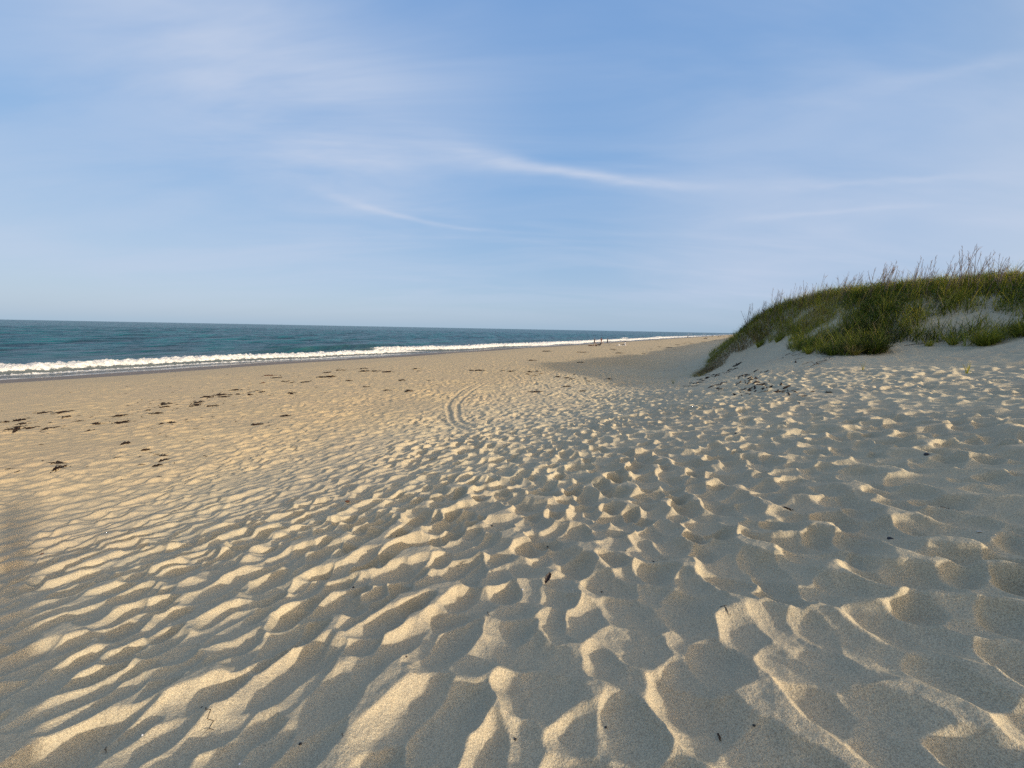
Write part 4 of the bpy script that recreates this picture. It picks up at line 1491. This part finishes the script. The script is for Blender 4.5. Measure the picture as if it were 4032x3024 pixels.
def beach_chair(x, y, rz, colr, lab, tilt=25, wood=False):
    r = empty('beach_chair', x, y, gz(x, y), rz, lab, 'beach chair')
    m_c = mat('chair_cloth_' + lab[:12].replace(' ', '_'), colr, .9, .15, 30)
    m_f = mat('chair_frame', (.20, .14, .08) if wood else (.25, .25, .26), .5, .1, 30)
    cs2, sn2 = math.cos(rad(tilt)), math.sin(rad(tilt))
    bt = lambda u, sx: (sx * .29, -.24 - u * sn2, .20 + u * cs2)
    V_, F_ = [], []
    for i in range(9):
        u = i / 8 * .78
        for j in range(5):
            p = bt(u, -1 + j / 2)
            V_.append((p[0], p[1] - .03 * math.sin(math.pi * i / 8), p[2]))
    for i in range(8):
        for j in range(4):
            F_.append((i * 5 + j, i * 5 + j + 1, i * 5 + j + 6, i * 5 + j + 5))
    o = link('backrest', mesh_from('backrest', V_, F_), m_c, r)
    o.modifiers.new('thick', 'SOLIDIFY').thickness = .02
    V_, F_ = [], []
    for i in range(7):
        for j in range(5):
            V_.append((.29 * (-1 + j / 2), -.24 + i / 6 * .48, .20 + .05 * i / 6 - .03 * math.sin(math.pi * i / 6)))
    for i in range(6):
        for j in range(4):
            F_.append((i * 5 + j, i * 5 + j + 1, i * 5 + j + 6, i * 5 + j + 5))
    o = link('seat', mesh_from('seat', V_, F_), m_c, r)
    o.modifiers.new('thick', 'SOLIDIFY').thickness = .02
    for sx in (-1, 1):
        G = Geo()
        G.tube([(sx * .31, -.30, .0), (sx * .31, .26, .26)], .014, 6)
        G.obj('leg', m_f, r)
        G = Geo()
        G.tube([(sx * .315, .24, .0), (sx * .315, -.24, .21)], .014, 6)
        G.obj('leg', m_f, r)
        G = Geo()
        G.tube([bt(0, sx * 1.07), bt(.80, sx * 1.07)], .015, 6)
        G.obj('back_frame', m_f, r)
        G = Geo()
        G.box((sx * .33, -.06, .44), (.05, .46, .025))
        G.tube([(sx * .33, .14, .43), (sx * .33, .20, .25)], .012, 6)
        G.obj('armrest', m_f, r)
    return r


x, y = at_px(2359, 1363)
beach_chair(x, y, 1.15, (.025, .022, .024), 'low black beach chair carrying the seated person in black', 32)
CSIT = dict(pelvis=(0, -.14, .30), chest=(0, -.34, .56), neck=(0, -.44, .76), head=(0, -.43, .88), crown=(0, -.43, .99), shR=(.17, -.42, .71), shL=(-.17, -.42, .71), elR=(.27, -.26, .50), elL=(-.27, -.26, .50),
            wrR=(.27, -.02, .48), wrL=(-.27, -.02, .48), hiR=(.09, -.10, .28), hiL=(-.09, -.10, .28), knR=(.11, .32, .36), knL=(-.11, .32, .38), anR=(.10, .66, .08), anL=(-.10, .70, .08), toR=(.10, .80, .06), toL=(-.10, .84, .06))
person('person in black seated low in the black beach chair, facing left', x, y, 1.15, CSIT, 'tan', H_DARK, BLACK, BLACK, scale=1.0, long_sleeve=True)
x, y = at_px(2399, 1361)
beach_chair(x, y, 1.25, (.10, .065, .035), 'empty brown wooden beach chair with tall tilted back', 28, True)

# the small pale dog between the standing people
x, y = at_px(2375, 1352)
dog = empty('dog', x, y, gz(x, y), 2.0, 'small sandy coloured dog sitting between the two standing people', 'dog')
skin_obj('body', [[((0, -.16, .14), .085), ((0, -.02, .24), .085), ((0, .09, .34), .075), ((0, .13, .43), .05), ((0, .17, .50), .062), ((0, .27, .47), .028)],
                  [((0, .09, .34), .075), ((.055, .13, .22), .030), ((.055, .15, .10), .020), ((.055, .16, .015), .024), ((.055, .20, .012), .018)],
                  [((0, .09, .34), .075), ((-.055, .13, .22), .030), ((-.055, .15, .10), .020), ((-.055, .16, .015), .024), ((-.055, .20, .012), .018)],
                  [((0, -.16, .14), .085), ((.09, -.04, .13), .050), ((.095, -.11, .035), .022), ((.095, .01, .015), .020)],
                  [((0, -.16, .14), .085), ((-.09, -.04, .13), .050), ((-.095, -.11, .035), .022), ((-.095, .01, .015), .020)],
                  [((0, -.16, .14), .085), ((0, -.28, .07), .022), ((.02, -.40, .04), .012)],
                  [((0, .17, .50), .062), ((.045, .15, .56), .020), ((.05, .15, .60), .008)],
                  [((0, .17, .50), .062), ((-.045, .15, .56), .020), ((-.05, .15, .60), .008)]], dog, mat('dog_fur', (.50, .36, .24), .9, .15, 40))

# far down the beach
x, y = at_px(2708, 1331)
person('distant person in black standing at the water, nearest of the far figures', x, y, coast, dict(), 'tan', H_DARK, BLACK, BLACK, long_sleeve=True, scale=1.03)
x, y = at_px(2804, 1327.5)
person('distant person in dark clothes standing farther along, right of the seated group', x, y, coast + 1, dict(), 'tan', H_DARK, DARK, NAVY, long_sleeve=True, scale=1.05)
x, y = at_px(2774, 1335)
beach_chair(x, y, 1.0, (.06, .05, .05), 'distant dark beach chair on the left of the far seated group', 30)
person('distant person in dark clothes seated in a beach chair', x, y, 1.0, CSIT, 'tan', H_DARK, DARK, DARK)
x2_, y2_ = at_px(2781, 1334.6)
beach_chair(x2_, y2_, 1.0, (.04, .035, .04), 'distant black beach chair in the middle of the far group', 30)
person('distant person in brown seated in the middle of the far group', x2_, y2_, 1.0, CSIT, 'light', H_BROWN, ('brown', (.07, .04, .03)), DARK)
x, y = at_px(2789, 1334.8)
person('distant person in white sitting on the sand right of the far group', x, y, 1.2, SIT, 'light', H_BROWN, WHITE, ('pale', (.6, .58, .55)), scale=1.15, dress_r=1.3)
x, y = at_px(2830, 1327.6)
person('farthest dark clothed person sitting on the sand', x, y, 1.0, SIT, 'tan', H_DARK, DARK, DARK, scale=1.2, dress_r=1.3)
x, y = at_px(2836, 1326.8)
person('very distant person in grey standing on the beach near the dune edge', x, y, coast, dict(), 'light', H_DARK, GREY, DARK, scale=1.0)
x, y = at_px(2852, 1327)
person('most distant person, dark, crouching close to the dune outline', x, y, .5, SIT, 'tan', H_DARK, NAVY, NAVY, scale=1.2)

# the photographer, whose shadow reaches into the lower left of the frame
PHX, PHY = 0.13, -.42
PZ = gz(PHX, PHY)
person('photographer holding up a phone whose long shadow falls at the left edge', PHX, PHY, 0.0,
       dict(elR=(.37, .06, 1.32), wrR=(-.055, .325, 1.455), elL=(-.37, .06, 1.30), wrL=(-.205, .325, 1.455), head=(0, .0, 1.60), crown=(0, -.01, 1.71)),
       'light', H_BROWN, GREY, DARK, ('dark', (.02, .02, .02)), scale=1.0, z=PZ)
ph = Geo()
ph.box((0, 0, 0), (.150, .008, .072))
o = ph.obj('phone', mat('phone_shell', (.02, .02, .022), .3))
bv = o.modifiers.new('b', 'BEVEL')
bv.width = .003
bv.segments = 3
o.location = (0, -.03, CZ)
tag(o, 'black phone held up in both hands by the photographer', 'phone')
